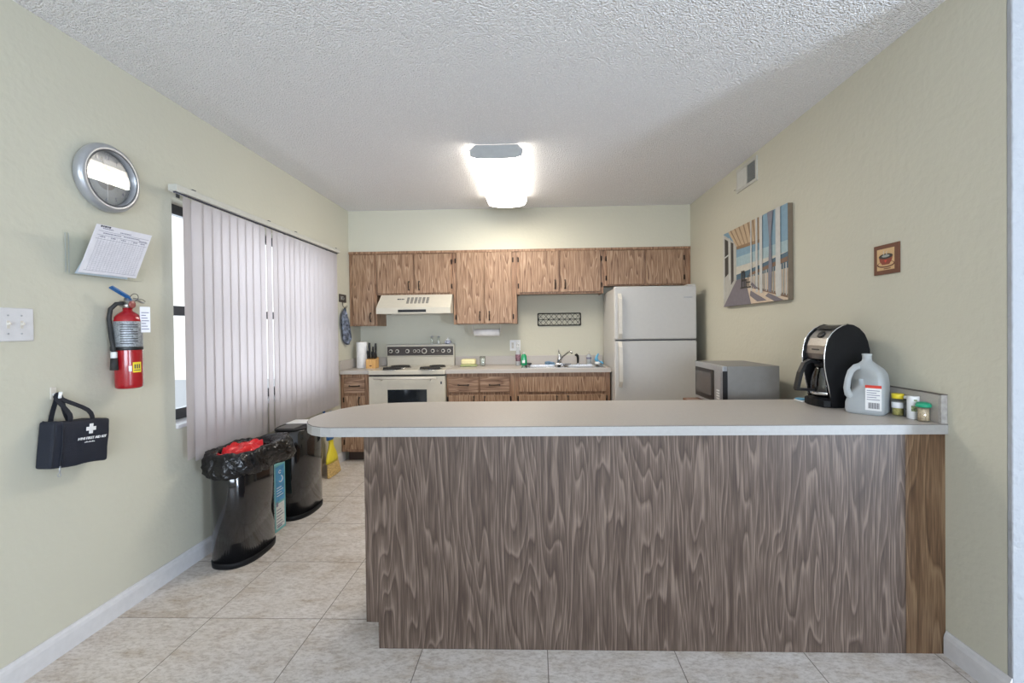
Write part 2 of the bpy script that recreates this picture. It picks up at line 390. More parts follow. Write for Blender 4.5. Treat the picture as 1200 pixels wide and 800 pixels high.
WORLD = {}
def thing(name, loc, label, cat, group=None, kind=None):
    o = bpy.data.objects.new(name, None); COL.objects.link(o); o.location = loc; o.empty_display_size = .05
    WORLD[o.name] = Vector(loc); return mark(o, label, cat, group, kind)

def obj(name, bm, m, parent=None, label=None, fix=True):
    """mesh given in world coordinates; stored relative to its parent (or to its own base centre)"""
    if fix: bmesh.ops.recalc_face_normals(bm, faces=bm.faces)
    me = bpy.data.meshes.new(name)
    if parent is not None: off = WORLD[parent.name]
    else:
        xs = [v.co.x for v in bm.verts]; ys = [v.co.y for v in bm.verts]; zs = [v.co.z for v in bm.verts]
        off = Vector(((min(xs)+max(xs))/2, (min(ys)+max(ys))/2, min(zs)))
    bmesh.ops.translate(bm, verts=bm.verts, vec=-off)
    bm.to_mesh(me); bm.free()
    for q in (m if isinstance(m, (list, tuple)) else [m]): me.materials.append(q)
    o = bpy.data.objects.new(name, me); COL.objects.link(o)
    if parent is not None: o.parent = parent
    else: o.location = off
    WORLD[o.name] = Vector(off)
    if label: o['label'] = label
    return o

def struct(name, bm, m, parent=None):
    o = obj(name, bm, m, parent)
    o['kind'] = 'structure'
    return o

def single(name, bm, m, label, cat, group=None):
    return mark(obj(name, bm, m), label, cat, group)

def text_bm(s, size, org, xa, ya, ext=.0004, align='LEFT', bold=0.0, shear=0.0, bm=None, mi=0):
    cu = bpy.data.curves.new('t', 'FONT'); cu.body = s; cu.size = size; cu.extrude = ext; cu.align_x = align; cu.offset = bold; cu.shear = shear; cu.resolution_u = 2
    o = bpy.data.objects.new('t', cu); COL.objects.link(o)
    bpy.context.view_layer.update()
    dg = bpy.context.evaluated_depsgraph_get(); me = bpy.data.meshes.new_from_object(o.evaluated_get(dg))
    xa, ya = Vector(xa), Vector(ya); za = xa.cross(ya)
    mt = Matrix((( xa.x, ya.x, za.x, org[0]), (xa.y, ya.y, za.y, org[1]), (xa.z, ya.z, za.z, org[2]), (0, 0, 0, 1)))
    me.transform(mt)
    b = bm or bmesh.new(); n0 = len(b.faces); b.from_mesh(me); b.faces.ensure_lookup_table()
    for f in b.faces[n0:]: f.material_index = mi
    bpy.data.objects.remove(o); bpy.data.curves.remove(cu); bpy.data.meshes.remove(me)
    return b

def lift(bm, v):
    bmesh.ops.translate(bm, verts=bm.verts, vec=Vector(v)); return bm

def superellipse(cx, cy, a, b, n=3.0, k=56):
    o = []
    for i in range(k):
        t = 2*pi*i/k; c, s = cos(t), sin(t)
        o.append((cx + a*math.copysign(abs(c)**(2/n), c), cy + b*math.copysign(abs(s)**(2/n), s)))
    return o

# ------------------------------------------------------------------ room shell
WY0, WY1, WZ0, WZ1 = 2.478, 4.36, .808, 2.092     # window opening in the left wall
b = bm_new(); add_box(b, XL-.16, XFAR+.16, YFRONT-.16, YW+.16, -.1, 0); struct('floor', b, M['tile'])
b = bm_new(); add_box(b, XL-.16, XFAR+.16, YFRONT-.16, YW+.16, ZC, ZC+.1); struct('ceiling', b, M['ceil'])
b = bm_new()
add_box(b, XL-.16, XL, YFRONT, WY0, 0, ZC); add_box(b, XL-.16, XL, WY1, YW, 0, ZC)
add_box(b, XL-.16, XL, WY0, WY1, 0, WZ0); add_box(b, XL-.16, XL, WY0, WY1, WZ1, ZC)
struct('wall_left', b, M['wall'])
b = bm_new(); add_box(b, XL-.16, XR, YW, YW+.16, 0, ZC); add_box(b, XR, XFAR+.16, YW, YW+.16, 0, ZC); struct('wall_back', b, M['wall'])
b = bm_new(); add_box(b, XL, XR, YS, YW, 2.186, ZC); struct('wall_soffit', b, M['wall'])
b = bm_new(); add_box(b, XR, XR+.14, 1.656, YW, 0, ZC); struct('wall_right', b, M['wall'])
b = bm_new(); add_box(b, XR-.0006, XR+.1406, 1.636, 1.6555, 0, ZC, .004); struct('wall_end', b, M['wallwhite'])
b = bm_new(); add_box(b, XFAR, XFAR+.16, YFRONT, YW, 0, ZC); struct('wall_far', b, M['wall'])
DX0, DX1, DH = 4.15, 5.15, 2.10                  # glazed door behind the camera, to the right
FX0, FX1, FZ0, FZ1 = -1.2, 1.6, .7, 2.1           # made-up window straight behind the camera, opening for the fill light
b = bm_new()
add_box(b, XL-.16, FX0, YFRONT-.16, YFRONT, 0, ZC); add_box(b, FX0, FX1, YFRONT-.16, YFRONT, 0, FZ0); add_box(b, FX0, FX1, YFRONT-.16, YFRONT, FZ1, ZC)
add_box(b, FX1, DX0, YFRONT-.16, YFRONT, 0, ZC); add_box(b, DX0, DX1, YFRONT-.16, YFRONT, DH, ZC); add_box(b, DX1, XFAR+.16, YFRONT-.16, YFRONT, 0, ZC)
struct('wall_front', b, M['wall'])
# openings in the front wall
def opening(name, x0, x1, z0, z1):
    b = bm_new(); w = .05
    for q in ((x0, x0+w, z0, z1), (x1-w, x1, z0, z1), (x0, x1, z1-w, z1), (x0, x1, z0, z0+w), ((x0+x1)/2-.02, (x0+x1)/2+.02, z0, z1)):
        add_box(b, q[0], q[1], YFRONT-.11, YFRONT-.06, q[2], q[3])
    o = struct(name, b, M['windowframe'])
    b = bm_new(); add_box(b, x0+w, x1-w, YFRONT-.09, YFRONT-.085, z0+w, z1-w); struct('glazing', b, M['glass'], o)
opening('fill_window', FX0, FX1, FZ0, FZ1); opening('door_1', DX0, DX1, 0.0, DH)
# window in the left wall
b = bm_new(); fx0, fx1 = XL-.135, XL-.095
for q in ((WY0, WY0+.04, WZ0, WZ1), (WY1-.04, WY1, WZ0, WZ1), (WY0, WY1, 2.035, WZ1), (WY0, WY1, .835, .897), (WY0, WY1, 1.443, 1.50), (3.40, 3.44, WZ0, WZ1)):
    add_box(b, fx0, fx1, q[0], q[1], q[2], q[3], .003)
win = struct('window_1', b, M['windowframe'])
b = bm_new(); add_box(b, XL-.118, XL-.114, WY0+.03, WY1-.03, .86, 2.05); struct('glazing', b, M['glass'], win)
b = bm_new(); add_box(b, XL-.14, XL+.012, WY0-.0, WY1, WZ0-.001, WZ0+.022, .004); struct('window_sill', b, M['trim'], win)
# baseboards
def baseboard(name, poly, axis, a, c):
    b = bm_new(); add_prism(b, poly, axis, a, c); struct(name, b, M['trim'])
prof = lambda x, s: [(x, 0), (x+s*.013, 0), (x+s*.013, .07), (x+s*.010, .084), (x+s*.006, .090), (x+s*.004, .098), (x, .098)]
baseboard('baseboard_left', prof(XL, 1), 'y', YFRONT, 4.70)
baseboard('baseboard_right', prof(XR, -1), 'y', 1.637, 1.893)
baseboard('baseboard_back', [(YW, 0), (YW-.013, 0), (YW-.013, .085), (YW-.004, .098), (YW, .098)], 'x', .78, XR)
# ground outside
b = bm_new(); add_box(b, -14, XL-.17, -9, 14, -.3, -.12); struct('ground', b, M['outground'])

# ------------------------------------------------------------------ peninsula
PX = 0.0
pen = thing('peninsula_cabinet', (.45, 2.2, 0), 'long wood-grain peninsula cabinet base under the beige breakfast counter', 'cabinet')
XB = -.724; YB = 1.897; PT = PH-.04
b = bm_new(); add_prism(b, [(XB+.052, 0), (1.497, 0), (1.497, PT), (XB, PT), (XB, .112), (XB+.052, .112)], 'y', YB, YB+.02, bev=.0008, seg=1)
obj('front_panel', b, M['panel'], pen)
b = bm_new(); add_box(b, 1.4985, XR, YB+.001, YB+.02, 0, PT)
obj('shaded_strip', b, M['strip'], pen, 'strip of panel beside the wall, its shadow put into the browner colour')
b = bm_new(); add_box(b, XB+.001, XB+.02, YB+.0205, 2.48, .112, PT); add_box(b, XB+.052, XB+.07, YB+.0205, 2.42, 0, .111)
obj('end_panel', b, M['panel'], pen)
b = bm_new(); add_box(b, XB+.021, XR, 2.46, 2.48, .112, PT); add_box(b, XB+.071, XR, 2.40, 2.42, 0, .11)
obj('back_frame', b, M['wood'], pen)
for k in range(4):
    x0 = XB+.06+k*.58
    b = bm_new(); add_box(b, x0, x0+.53, 2.481, 2.498, .15, .70, .003); dr = obj('door', b, M['wood'], pen)
    b = bm_new(); add_tube(b, [(x0+.48, 2.499, .56), (x0+.48, 2.52, .575), (x0+.48, 2.52, .645), (x0+.48, 2.499, .66)], .005, 8); obj('handle', b, M['bronze'], dr)
    b = bm_new(); add_box(b, x0, x0+.53, 2.481, 2.498, .73, .87, .003); dr = obj('drawer', b, M['woodh'], pen)
    b = bm_new(); add_tube(b, [(x0+.21, 2.499, .8), (x0+.225, 2.52, .8), (x0+.305, 2.52, .8), (x0+.32, 2.499, .8)], .005, 8); obj('handle', b, M['bronze'], dr)

# worktop: rounded free end, square at the wall
out = [(-.858, Y1), (-.905, 1.893), (-.955, 1.922), (-.995, 1.966), (-1.025, 2.02), (-1.043, 2.08), (-1.048, 2.15), (-1.040, 2.23), (-1.012, 2.33), (-.965, 2.415), (-.90, 2.475), (-.81, 2.515), (-.68, 2.537), (-.50, Y2)]
poly = out + [(XR, Y2), (XR, Y1)]
top = thing('peninsula_counter', (.3, 2.2, PH-.04), 'long beige breakfast counter with one rounded free end and pale edge', 'countertop')
b = bm_new(); add_prism(b, poly[::-1], 'z', PH-.0385, PH); obj('counter_top', b, M['lam'], top)
def ring_band(poly, z0, z1, th, keep):
    b = bm_new(); n = len(poly); cx = sum(p[0] for p in poly)/n; idx = range(keep)
    pts = [Vector((p[0], p[1], 0)) for p in poly]
    nr = []
    for i in range(n):
        t = (pts[(i+1) % n]-pts[i-1]).normalized(); nr.append(Vector((-t.y, t.x, 0)))
    rows = []
    for z, o_ in ((z0, 0), (z0, th), (z1, th), (z1, 0)):
        rows.append([b.verts.new(pts[i]+nr[i]*o_+Vector((0, 0, z))) for i in idx])
    for r in range(4):
        A, B = rows[r], rows[(r+1) % 4]
        for i in range(len(A)-1): b.faces.new((A[i], A[i+1], B[i+1], B[i]))
    b.faces.new([rows[r][0] for r in range(4)]); b.faces.new([rows[r][-1] for r in range(4)])
    return b
# edge runs from the wall along the front, round the end and along the back
seq = [(XR-.001, Y1), (1.0, Y1), (.2, Y1), (-.5, Y1)] + out + [(.2, Y2), (1.0, Y2), (XR-.001, Y2)]
def band(seq, z0, z1, th):
    b = bm_new(); pts = [Vector((p[0], p[1], 0)) for p in seq]; n = len(pts); nr = []
    for i in range(n):
        t = (pts[min(i+1, n-1)]-pts[max(i-1, 0)]).normalized(); nr.append(Vector((t.y*-1, t.x, 0))*-1)
    nr = [-v for v in nr] if (nr[0].y > 0) else nr
    rows = [[b.verts.new(pts[i]+nr[i]*o_+Vector((0, 0, z))) for i in range(n)] for z, o_ in ((z0, 0), (z0, th), (z1, th), (z1, 0))]
    for r in range(4):
        A, B = rows[r], rows[(r+1) % 4]
        for i in range(n-1): b.faces.new((A[i], A[i+1], B[i+1], B[i])).smooth = False
    b.faces.new([rows[r][0] for r in range(4)]); b.faces.new([rows[r][-1] for r in range(4)])
    return b
obj('edge_band', band(seq, PH-.0405, PH-.0025, .0022), M['edge'], top, 'pale laminate edge strip')
obj('seam', band(seq, PH-.0024, PH-.0002, .0016), M['line'], top, 'thin dark seam along the top edge')
sp = thing('side_splash', (XR-.015, 2.2, PH), 'low laminate upstand on the right wall behind the small jars', 'backsplash')
b = bm_new(); add_box(b, XR-.022, XR-.001, Y1+.0155, Y2, PH+.0005, PH+.116, .001, 1); obj('splash_board', b, M['lam'], sp)
b = bm_new(); add_box(b, XR-.026, XR-.001, Y1, Y1+.015, PH+.0005, PH+.116, .001, 1); obj('end_block', b, mat('worn_grey_board', (.36, .34, .32), .6, noise=.2, nscale=60), sp, 'worn grey end of the board')
b = bm_new(); add_box(b, XR-.026, XR-.001, Y1-.0005, Y2, PH+.1162, PH+.1185); obj('top_trim', b, M['line'], sp)

# ------------------------------------------------------------------ rear base cabinets and worktops
def pull_v(parent, x, y, z0, z1, m=M['bronze']):
    b = bm_new(); add_tube(b, [(x, y, z0), (x, y-.018, z0+.012), (x, y-.024, (z0+z1)/2), (x, y-.018, z1-.012), (x, y, z1)], [.006, .0045, .006, .0045, .006], 8)
    add_cyl(b, (x, y-.004, z0+.002), (x, y, z0+.002), .009, n=10); add_cyl(b, (x, y-.004, z1-.002), (x, y, z1-.002), .009, n=10)
    return obj('handle', b, m, parent)
def pull_h(parent, x0, x1, y, z, m=M['bronze']):
    b = bm_new(); add_tube(b, [(x0, y, z), (x0+.012, y-.018, z), ((x0+x1)/2, y-.024, z), (x1-.012, y-.018, z), (x1, y, z)], [.006, .0045, .006, .0045, .006], 8)
    add_cyl(b, (x0, y-.004, z), (x0, y, z), .009, n=10); add_cyl(b, (x1, y-.004, z), (x1, y, z), .009, n=10)
    return obj('handle', b, m, parent)
def hinge(parent, x, y, z):
    b = bm_new(); add_box(b, x-.007, x+.007, y-.006, y, z-.026, z+.026, .0015, 1); add_cyl(b, (x, y-.008, z-.018), (x, y-.008, z+.018), .004, n=8)
    return obj('hinge', b, M['bronze'], parent)

YF = YK+.03      # base cabinet face
def base_cab(x0, x1, label, doors, drawers, falsefront=None, toe0=None):
    t = thing('base_cabinet', ((x0+x1)/2, YF+.28, 0), label, 'cabinet')
    b = bm_new()
    add_box(b, x0, x1, YF, YF+.018, .10, PH-.04)
    for x in (x0, x1-.016): add_box(b, x, x+.016, YF+.0185, YW-.004, .10, PH-.04)
    add_box(b, x0+.017, x1-.017, YF+.0185, YW-.004, .10, .118)
    obj('body', b, M['frame'], t)
    b = bm_new(); add_box(b, (toe0 if toe0 else x0)+.001, x1, YF+.07, YF+.085, 0, .099); obj('toe_kick', b, M['gap'], t)
    for (a, c, z0, z1, px_, pz0, pz1, hx) in doors:
        b = bm_new(); add_box(b, a, c, YF-.018, YF-.0005, z0, z1, .003, 1); d = obj('door', b, M['wood'], t)
        pull_v(d, px_, YF-.018, pz0, pz1)
        for hz in (z0+.07, z1-.04): hinge(t, hx, YF-.0, hz)
    for (a, c, z0, z1) in drawers:
        b = bm_new(); add_box(b, a, c, YF-.018, YF-.0005, z0, z1, .003, 1); d = obj('drawer', b, M['woodh'], t)
        m_ = (a+c)/2; w_ = min(.05, (c-a)*.28); pull_h(d, m_-w_, m_+w_, YF-.018, (z0+z1)/2-.005)
    if falsefront:
        a, c, z0, z1 = falsefront
        b = bm_new(); add_box(b, a, c, YF-.018, YF-.0005, z0, z1, .003, 1); obj('false_drawer_front', b, M['wood'], t)
    return t
base_cab(XL+.004, -1.702, 'narrow wood base cabinet in the left corner beside the range', [(-1.955, -1.742, .13, .675, -1.80, .58, .66, -1.968)], [(-1.955, -1.742, .705, .862)], toe0=XL+.05)
base_cab(-.902, -.214, 'wood base cabinet with two small drawers between range and sink', [(-.882, -.577, .13, .675, -.625, .58, .66, -.893), (-.563, -.262, .13, .675, -.515, .58, .66, -.251)], [(-.882, -.577, .705, .862), (-.563, -.262, .705, .862)])
base_cab(-.210, .752, 'wide wood sink base cabinet next to the refrigerator', [(-.165, .265, .13, .675, .215, .58, .66, -.176), (.277, .706, .13, .675, .327, .58, .66, .718)], [], (-.165, .706, .705, .855))

def rear_top(x0, x1, label, sink=None):
    t = thing('worktop', ((x0+x1)/2, YK+.3, PH-.04), label, 'countertop')
    b = bm_new()
    if sink:
        sx0, sx1, sy0, sy1 = sink
        add_box(b, x0, sx0, YK, YW-.001, PH-.04, PH); add_box(b, sx1, x1, YK, YW-.001, PH-.04, PH)
        add_box(b, sx0, sx1, YK, sy0, PH-.04, PH); add_box(b, sx0, sx1, sy1, YW-.001, PH-.04, PH)
    else: add_box(b, x0, x1, YK, YW-.001, PH-.04, PH, .004)
    obj('counter_top', b, M['lam'], t)
    b = bm_new(); add_box(b, x0, x1, YW-.02, YW-.0015, PH+.0005, PH+.10, .002, 1)
    if x0 < -1.9: add_box(b, XL+.001, XL+.019, YK+.01, YW-.021, PH+.0005, PH+.10, .002, 1)
    obj('backsplash', b, M['lam'], t)
    return t
rear_top(XL+.002, -1.697, 'short beige worktop in the left corner holding the knife block')
SK = (-.128, .70, 4.68, 5.10)
rear_top(-.907, .760, 'beige rear worktop running from the range to the refrigerator', SK)

# sink
s = thing('kitchen_sink', (.28, 4.89, PH-.17), 'stainless steel double bowl sink set in the rear worktop', 'sink')
sx0, sx1, sy0, sy1 = SK; sx0 -= .015; sx1 += .015; sy0 -= .015; sy1 += .015; z = PH+.0006
b = bm_new()
for q in ((sx0, sx1, sy0, sy0+.035), (sx0, sx1, sy1-.075, sy1), (sx0, sx0+.035, sy0+.035, sy1-.075), (sx1-.035, sx1, sy0+.035, sy1-.075), (.27, .302, sy0+.035, sy1-.075)):
    add_box(b, q[0], q[1], q[2], q[3], z, z+.006, .0015, 1)
obj('rim', b, M['drain'], s)
for x0, x1 in ((sx0+.036, .269), (.303, sx1-.036)):
    b = bm_new(); y0, y1, z0 = sy0+.036, sy1-.076, PH-.16
    pts = superellipse((x0+x1)/2, (y0+y1)/2, (x1-x0)/2, (y1-y0)/2, 6, 40); pin = superellipse((x0+x1)/2, (y0+y1)/2, (x1-x0)/2-.02, (y1-y0)/2-.02, 6, 40)
    A = [b.verts.new((p[0], p[1], z+.004)) for p in pts]; B = [b.verts.new((p[0], p[1], z0)) for p in pin]
    for i in range(40): b.faces.new((A[i], A[(i+1) % 40], B[(i+1) % 40], B[i])).smooth = True
    b.faces.new(B); bw = obj('bowl', b, M['drain'], s)
    b = bm_new(); add_lathe(b, [(.04, 0), (.04, .004), (.028, .004), (.026, .001), (.0, .001)], ((x0+x1)/2, (y0+y1)/2, z0+.001)); obj('strainer', b, M['chrome'], bw)
f = thing('kitchen_faucet', (.285, 5.075, PH+.007), 'chrome single lever faucet with angled spout behind the sink', 'faucet')
zb = PH+.0072
b = bm_new(); add_box(b, .228, .395, 5.05, 5.10, zb, zb+.012, .005, 2); obj('base_plate', b, M['chrome'], f)
b = bm_new(); add_lathe(b, [(.026, 0), (.024, .05), (.020, .07), (.020, .095), (.012, .105)], (.27, 5.075, zb+.0125)); obj('body', b, M['chrome'], f)
b = bm_new(); add_tube(b, [(.275, 5.06, zb+.05), (.30, 5.03, zb+.085), (.36, 4.96, zb+.14), (.385, 4.93, zb+.148), (.395, 4.918, zb+.13)], [.011, .011, .010, .010, .010], 10); obj('spout', b, M['chrome'], f)
b = bm_new(); add_tube(b, [(.268, 5.07, zb+.118), (.262, 5.06, zb+.14), (.258, 5.05, zb+.165)], [.008, .006, .007], 8); obj('lever', b, M['chrome'], f)
sp_ = thing('sink_sprayer', (.472, 5.075, zb), 'black pull-out sink sprayer between faucet and soap dispenser', 'sprayer')
b = bm_new(); add_lathe(b, [(.018, 0), (.018, .008), (.013, .012)], (.472, 5.075, zb)); obj('socket', b, M['chrome'], sp_)
b = bm_new(); add_tube(b, [(.472, 5.075, zb+.012), (.474, 5.075, zb+.06), (.470, 5.07, zb+.09), (.455, 5.055, zb+.105), (.445, 5.045, zb+.1)], [.011, .014, .015, .015, .011], 10); obj('spray_head', b, M['black'], sp_)

# ------------------------------------------------------------------ upper cabinets
def upper_cab(x0, x1, z0, label, doors, group=None, back=YW-.002, fr=.0):
    t = thing('wall_cabinet', ((x0+x1)/2, YS+.15, z0), label, 'cabinet')
    z1 = 2.184
    b = bm_new(); add_box(b, x0, x1, YS, YS+.018, z0, z1)
    for x in (x0, x1-.014): add_box(b, x, x+.014, YS+.0185, back, z0, z1)
    add_box(b, x0+.0145, x1-.0145, YS+.0185, back, z0+.012, z0+.026)
    obj('body', b, M['frame'], t)
    for (a, c, dz0, dz1, px_, hx) in doors:
        b = bm_new(); add_box(b, a, c, YS-.018, YS-.0005, dz0, dz1, .003, 1); d = obj('door', b, M['wood'], t)
        if px_ is not None: pull_v(d, px_, YS-.018, dz0+.035, dz0+.125)
        if hx is not None:
            for hz in (dz0+.07, dz1-.085): hinge(t, hx, YS, hz)
    return t
upper_cab(XL+.004, -1.700, 1.392, 'tall single door wall cabinet in the far left corner', [(-1.955, -1.722, 1.405, 2.155, -1.765, None)])
upper_cab(-1.697, -.870, 1.722, 'short two door wall cabinet above the range hood', [(-1.692, -1.297, 1.738, 2.155, -1.345, None), (-1.285, -.895, 1.738, 2.155, -1.235, -.884)])
upper_cab(-.867, -.190, 1.398, 'tall two door wall cabinet hanging right of the range hood', [(-.832, -.538, 1.405, 2.165, -.585, -.845), (-.533, -.238, 1.405, 2.165, -.482, -.226)])
upper_cab(-.187, .735, 1.712, 'short two door wall cabinet above the sink', [(-.158, .264, 1.73, 2.165, .222, -.17), (.279, .703, 1.73, 2.165, .327, .716)])
upper_cab(.738, XR-.004, 1.787, 'short two door wall cabinet above the refrigerator', [(.775, 1.163, 1.80, 2.16, None, .764), (1.186, 1.575, 1.80, 2.16, None, 1.587)])
b = bm_new(); add_box(b, XL+.002, XR-.003, YS-.014, YS-.001, 2.166, 2.192, .002, 1)
o = struct('trim_1', b, M['frame'])

# range hood
h = thing('range_hood', (-1.265, YS+.1, 1.512), 'cream under-cabinet range hood above the electric range', 'range hood')
HX0, HX1 = -1.655, -.875
b = bm_new()
V = lambda x, y, z: b.verts.new((x, y, z))
yb_ = YW-.003
lo = [V(HX0, 4.735, 1.515), V(HX1, 4.735, 1.515), V(HX1, yb_, 1.515), V(HX0, yb_, 1.515)]
md = [V(HX0, 4.735, 1.577), V(HX1, 4.735, 1.577), V(HX1, yb_, 1.577), V(HX0, yb_, 1.577)]
hi = [V(HX0+.01, 4.875, 1.720), V(HX1-.004, 4.875, 1.720), V(HX1-.004, yb_, 1.720), V(HX0+.01, yb_, 1.720)]
for A, B in ((lo, md), (md, hi)):
    for i in range(4): b.faces.new((A[i], A[(i+1) % 4], B[(i+1) % 4], B[i]))
b.faces.new(hi)
ins = [V(HX0+.02, 4.755, 1.515), V(HX1-.02, 4.755, 1.515), V(HX1-.02, yb_-.01, 1.515), V(HX0+.02, yb_-.01, 1.515)]
up = [V(HX0+.02, 4.755, 1.55), V(HX1-.02, 4.755, 1.55), V(HX1-.02, yb_-.01, 1.55), V(HX0+.02, yb_-.01, 1.55)]
for i in range(4):
    b.faces.new((lo[i], lo[(i+1) % 4], ins[(i+1) % 4], ins[i])); b.faces.new((ins[i], ins[(i+1) % 4], up[(i+1) % 4], up[i]))
b.faces.new(up)
obj('canopy', b, M['stove'], h)
b = bm_new(); add_box(b, -1.425, -1.13, 4.731, 4.7345, 1.530, 1.557, .001, 1); obj('control_strip', b, M['black'], h)
b = bm_new(); sl = .14/.143
for k in range(6):
    x = -1.352 + k*.0415
    for z_ in (1.626, 1.636, 1.646, 1.656, 1.666, 1.676, 1.686):
        y_ = 4.735 + (z_-1.577)*sl
        add_box(b, x, x+.028, y_-.0025, y_+.002, z_-.0035, z_+.0035)
obj('vent_louvres', b, M['darkgrey'], h)
b = bm_new(); y_ = 4.735+(1.668-1.577)*sl
for k, w_ in enumerate((.014, .012, .010, .012, .010)):
    x = -1.455+k*.0155; add_box(b, x, x+w_, y_-.0022, y_+.001, 1.662, 1.676)
obj('maker_mark', b, M['dark_ink'], h)

# ------------------------------------------------------------------ electric range
r = thing('electric_range', (-1.30, 4.86, 0), 'almond electric coil range with dark control panel and oven door', 'stove')
RX0, RX1, RF = -1.692, -.911, 4.585
b = bm_new(); add_box(b, RX0, RX1, RF+.045, YW-.01, .06, .885, .004, 1); add_box(b, RX0+.03, RX1-.03, RF+.09, YW-.03, 0, .059); obj('body', b, M['stove'], r)
b = bm_new(); add_box(b, RX0-.001, RX1+.001, RF-.012, YW-.075, .892, PH+.001, .008, 3); obj('cooktop', b, M['stove'], r)
b = bm_new(); add_box(b, RX0+.003, RX1-.003, RF+.03, RF+.046, .868, .893); obj('vent_gap', b, M['black'], r)
b = bm_new(); add_box(b, RX0+.002, RX1-.002, RF, RF+.044, .235, .875, .006, 2); dr = obj('oven_door', b, M['stove'], r)
b = bm_new(); add_box(b, -1.497, -1.097, RF-.004, RF-.0005, .42, .742, .0015, 1); obj('oven_window', b, M['ovenglass'], dr)
b = bm_new(); add_tube(b, [(-1.625, RF-.042, .858), (-1.3, RF-.045, .858), (-.99, RF-.042, .858)], .010, 10)
for x in (-1.56, -1.06): add_tube(b, [(x, RF-.04, .855), (x, RF-.001, .840)], .008, 8)
obj('handle', b, M['ivory'], dr)
b = bm_new(); add_box(b, -.957, -.943, RF-.003, RF-.0005, .795, .822); obj('badge', b, M['dark_ink'], dr)
b = bm_new(); add_box(b, RX0+.002, RX1-.002, RF+.004, RF+.044, .065, .225, .006, 2); obj('storage_drawer', b, M['stove'], r)
b = bm_new(); add_prism(b, [(YW-.075, .925), (YW-.012, .925), (YW-.012, 1.175), (YW-.095, 1.175), (YW-.095, 1.05), (YW-.085, 1.04)], 'x', RX0+.02, RX1+.002, bev=.003); obj('backguard', b, M['stove'], r)
b = bm_new(); add_box(b, RX0+.03, RX1-.006, YW-.099, YW-.0955, 1.057, 1.158, .001, 1); cp = obj('control_panel', b, M['ctrl'], r)
b = bm_new(); add_box(b, RX0+.02, RX1+.002, YW-.101, YW-.012, 1.1755, 1.182, .002, 1); obj('top_rail', b, M['steel'], r)
ky = YW-.0992
for x, rr in ((-1.622, .021), (-1.549, .021), (-1.434, .023), (-1.147, .022), (-1.03, .021), (-.964, .021)):
    b = bm_new(); add_lathe(b, [(rr, 0), (rr, -.004), (rr*.78, -.006)], (x, ky, 1.107), 20, axis='y'); k_ = obj('knob_ring', b, M['ivory'], r)
    b = bm_new(); add_lathe(b, [(rr*.62, -.0062), (rr*.55, -.022), (rr*.5, -.024)], (x, ky, 1.107), 18, axis='y'); add_box(b, x-.003, x+.003, ky-.028, ky-.02, 1.107-rr*.5, 1.107+rr*.5); obj('knob', b, M['black'], k_)
for x, rr in ((-1.352, .018), (-1.308, .018), (-1.243, .030), (-1.095, .010)):
    b = bm_new(); add_lathe(b, [(rr, 0), (rr, -.005), (rr*.86, -.006)], (x, ky, 1.107), 20, axis='y'); k_ = obj('dial_ring', b, M['ivory'], r)
    b = bm_new(); add_lathe(b, [(rr*.72, -.0062), (rr*.7, -.009), (.0, -.009)], (x, ky, 1.107), 18, axis='y'); obj('dial', b, M['ctrl'], k_)
for x, y, rr in ((-1.47, 4.665, .098), (-1.45, 4.90, .108), (-1.075, 4.665, .112), (-1.05, 4.90, .088)):
    b = bm_new(); add_lathe(b, [(rr+.012, 0), (rr+.012, .003), (rr, .004), (rr*.8, .001), (0.0, .001)], (x, y, PH+.0015), 28); pan = obj('drip_pan', b, M['chrome'], r)
    b = bm_new(); pts = [(x+rr*(.22+.72*i/110)*cos(i*.2), y+rr*(.22+.72*i/110)*sin(i*.2), PH+.016) for i in range(111)]
    add_tube(b, pts, .0075, 6); add_box(b, x-rr, x+rr, y-.003, y+.003, PH+.004, PH+.009); obj('burner_coil', b, M['coil'], pan)

# ------------------------------------------------------------------ refrigerator
r = thing('refrigerator', (1.155, 4.8, 0), 'tall white top-freezer refrigerator beside the sink cabinet', 'refrigerator')
FX0_, FX1_, FY = .770, 1.550, 4.43
b = bm_new(); add_box(b, FX0_, FX1_, FY+.062, 5.165, .015, 1.722, .008, 2); obj('body', b, M['fridge'], r)
b = bm_new(); add_box(b, FX0_-.002, FX1_+.002, FY, FY+.058, 1.226, 1.738, .012, 3); d1 = obj('freezer_door', b, M['fridge'], r)
b = bm_new(); add_box(b, FX0_-.002, FX1_+.002, FY, FY+.058, .09, 1.212, .012, 3); d2 = obj('fridge_door', b, M['fridge'], r)
b = bm_new(); add_box(b, FX0_+.012, FX1_-.06, FY+.014, FY+.056, 1.2125, 1.2255); add_box(b, FX1_-.055, FX1_-.01, FY+.004, FY+.05, 1.2125, 1.2255); obj('door_gap', b, M['darkgrey'], r)
for d_, z0, z1 in ((d1, 1.235, 1.665), (d2, .775, 1.205)):
    x = .818; s_ = 1 if d_ is d1 else -1
    b = bm_new()
    zz = [z0, z0+.05, (z0+z1)/2, z1-.05, z1]; yy = [FY-.002, FY-.034, FY-.040, FY-.034, FY-.002]
    add_tube(b, list(zip([x]*5, yy, zz)), 0, flat=(.034, .018, (1, 0, 0)))
    add_box(b, x-.017, x+.017, FY-.012, FY-.001, z0-.004, z0+.035, .004, 2); add_box(b, x-.017, x+.017, FY-.012, FY-.001, z1-.035, z1+.004, .004, 2)
    obj('handle', b, M['ivory'], d_)
b = bm_new(); add_box(b, 1.43, 1.51, FY-.0022, FY-.0003, 1.622, 1.632, .0006, 1); obj('nameplate', b, M['silver'], d1)
b = bm_new(); add_box(b, FX0_+.05, FX1_-.05, FY+.03, FY+.05, .0, .085); obj('kick_grille', b, M['darkgrey'], r)
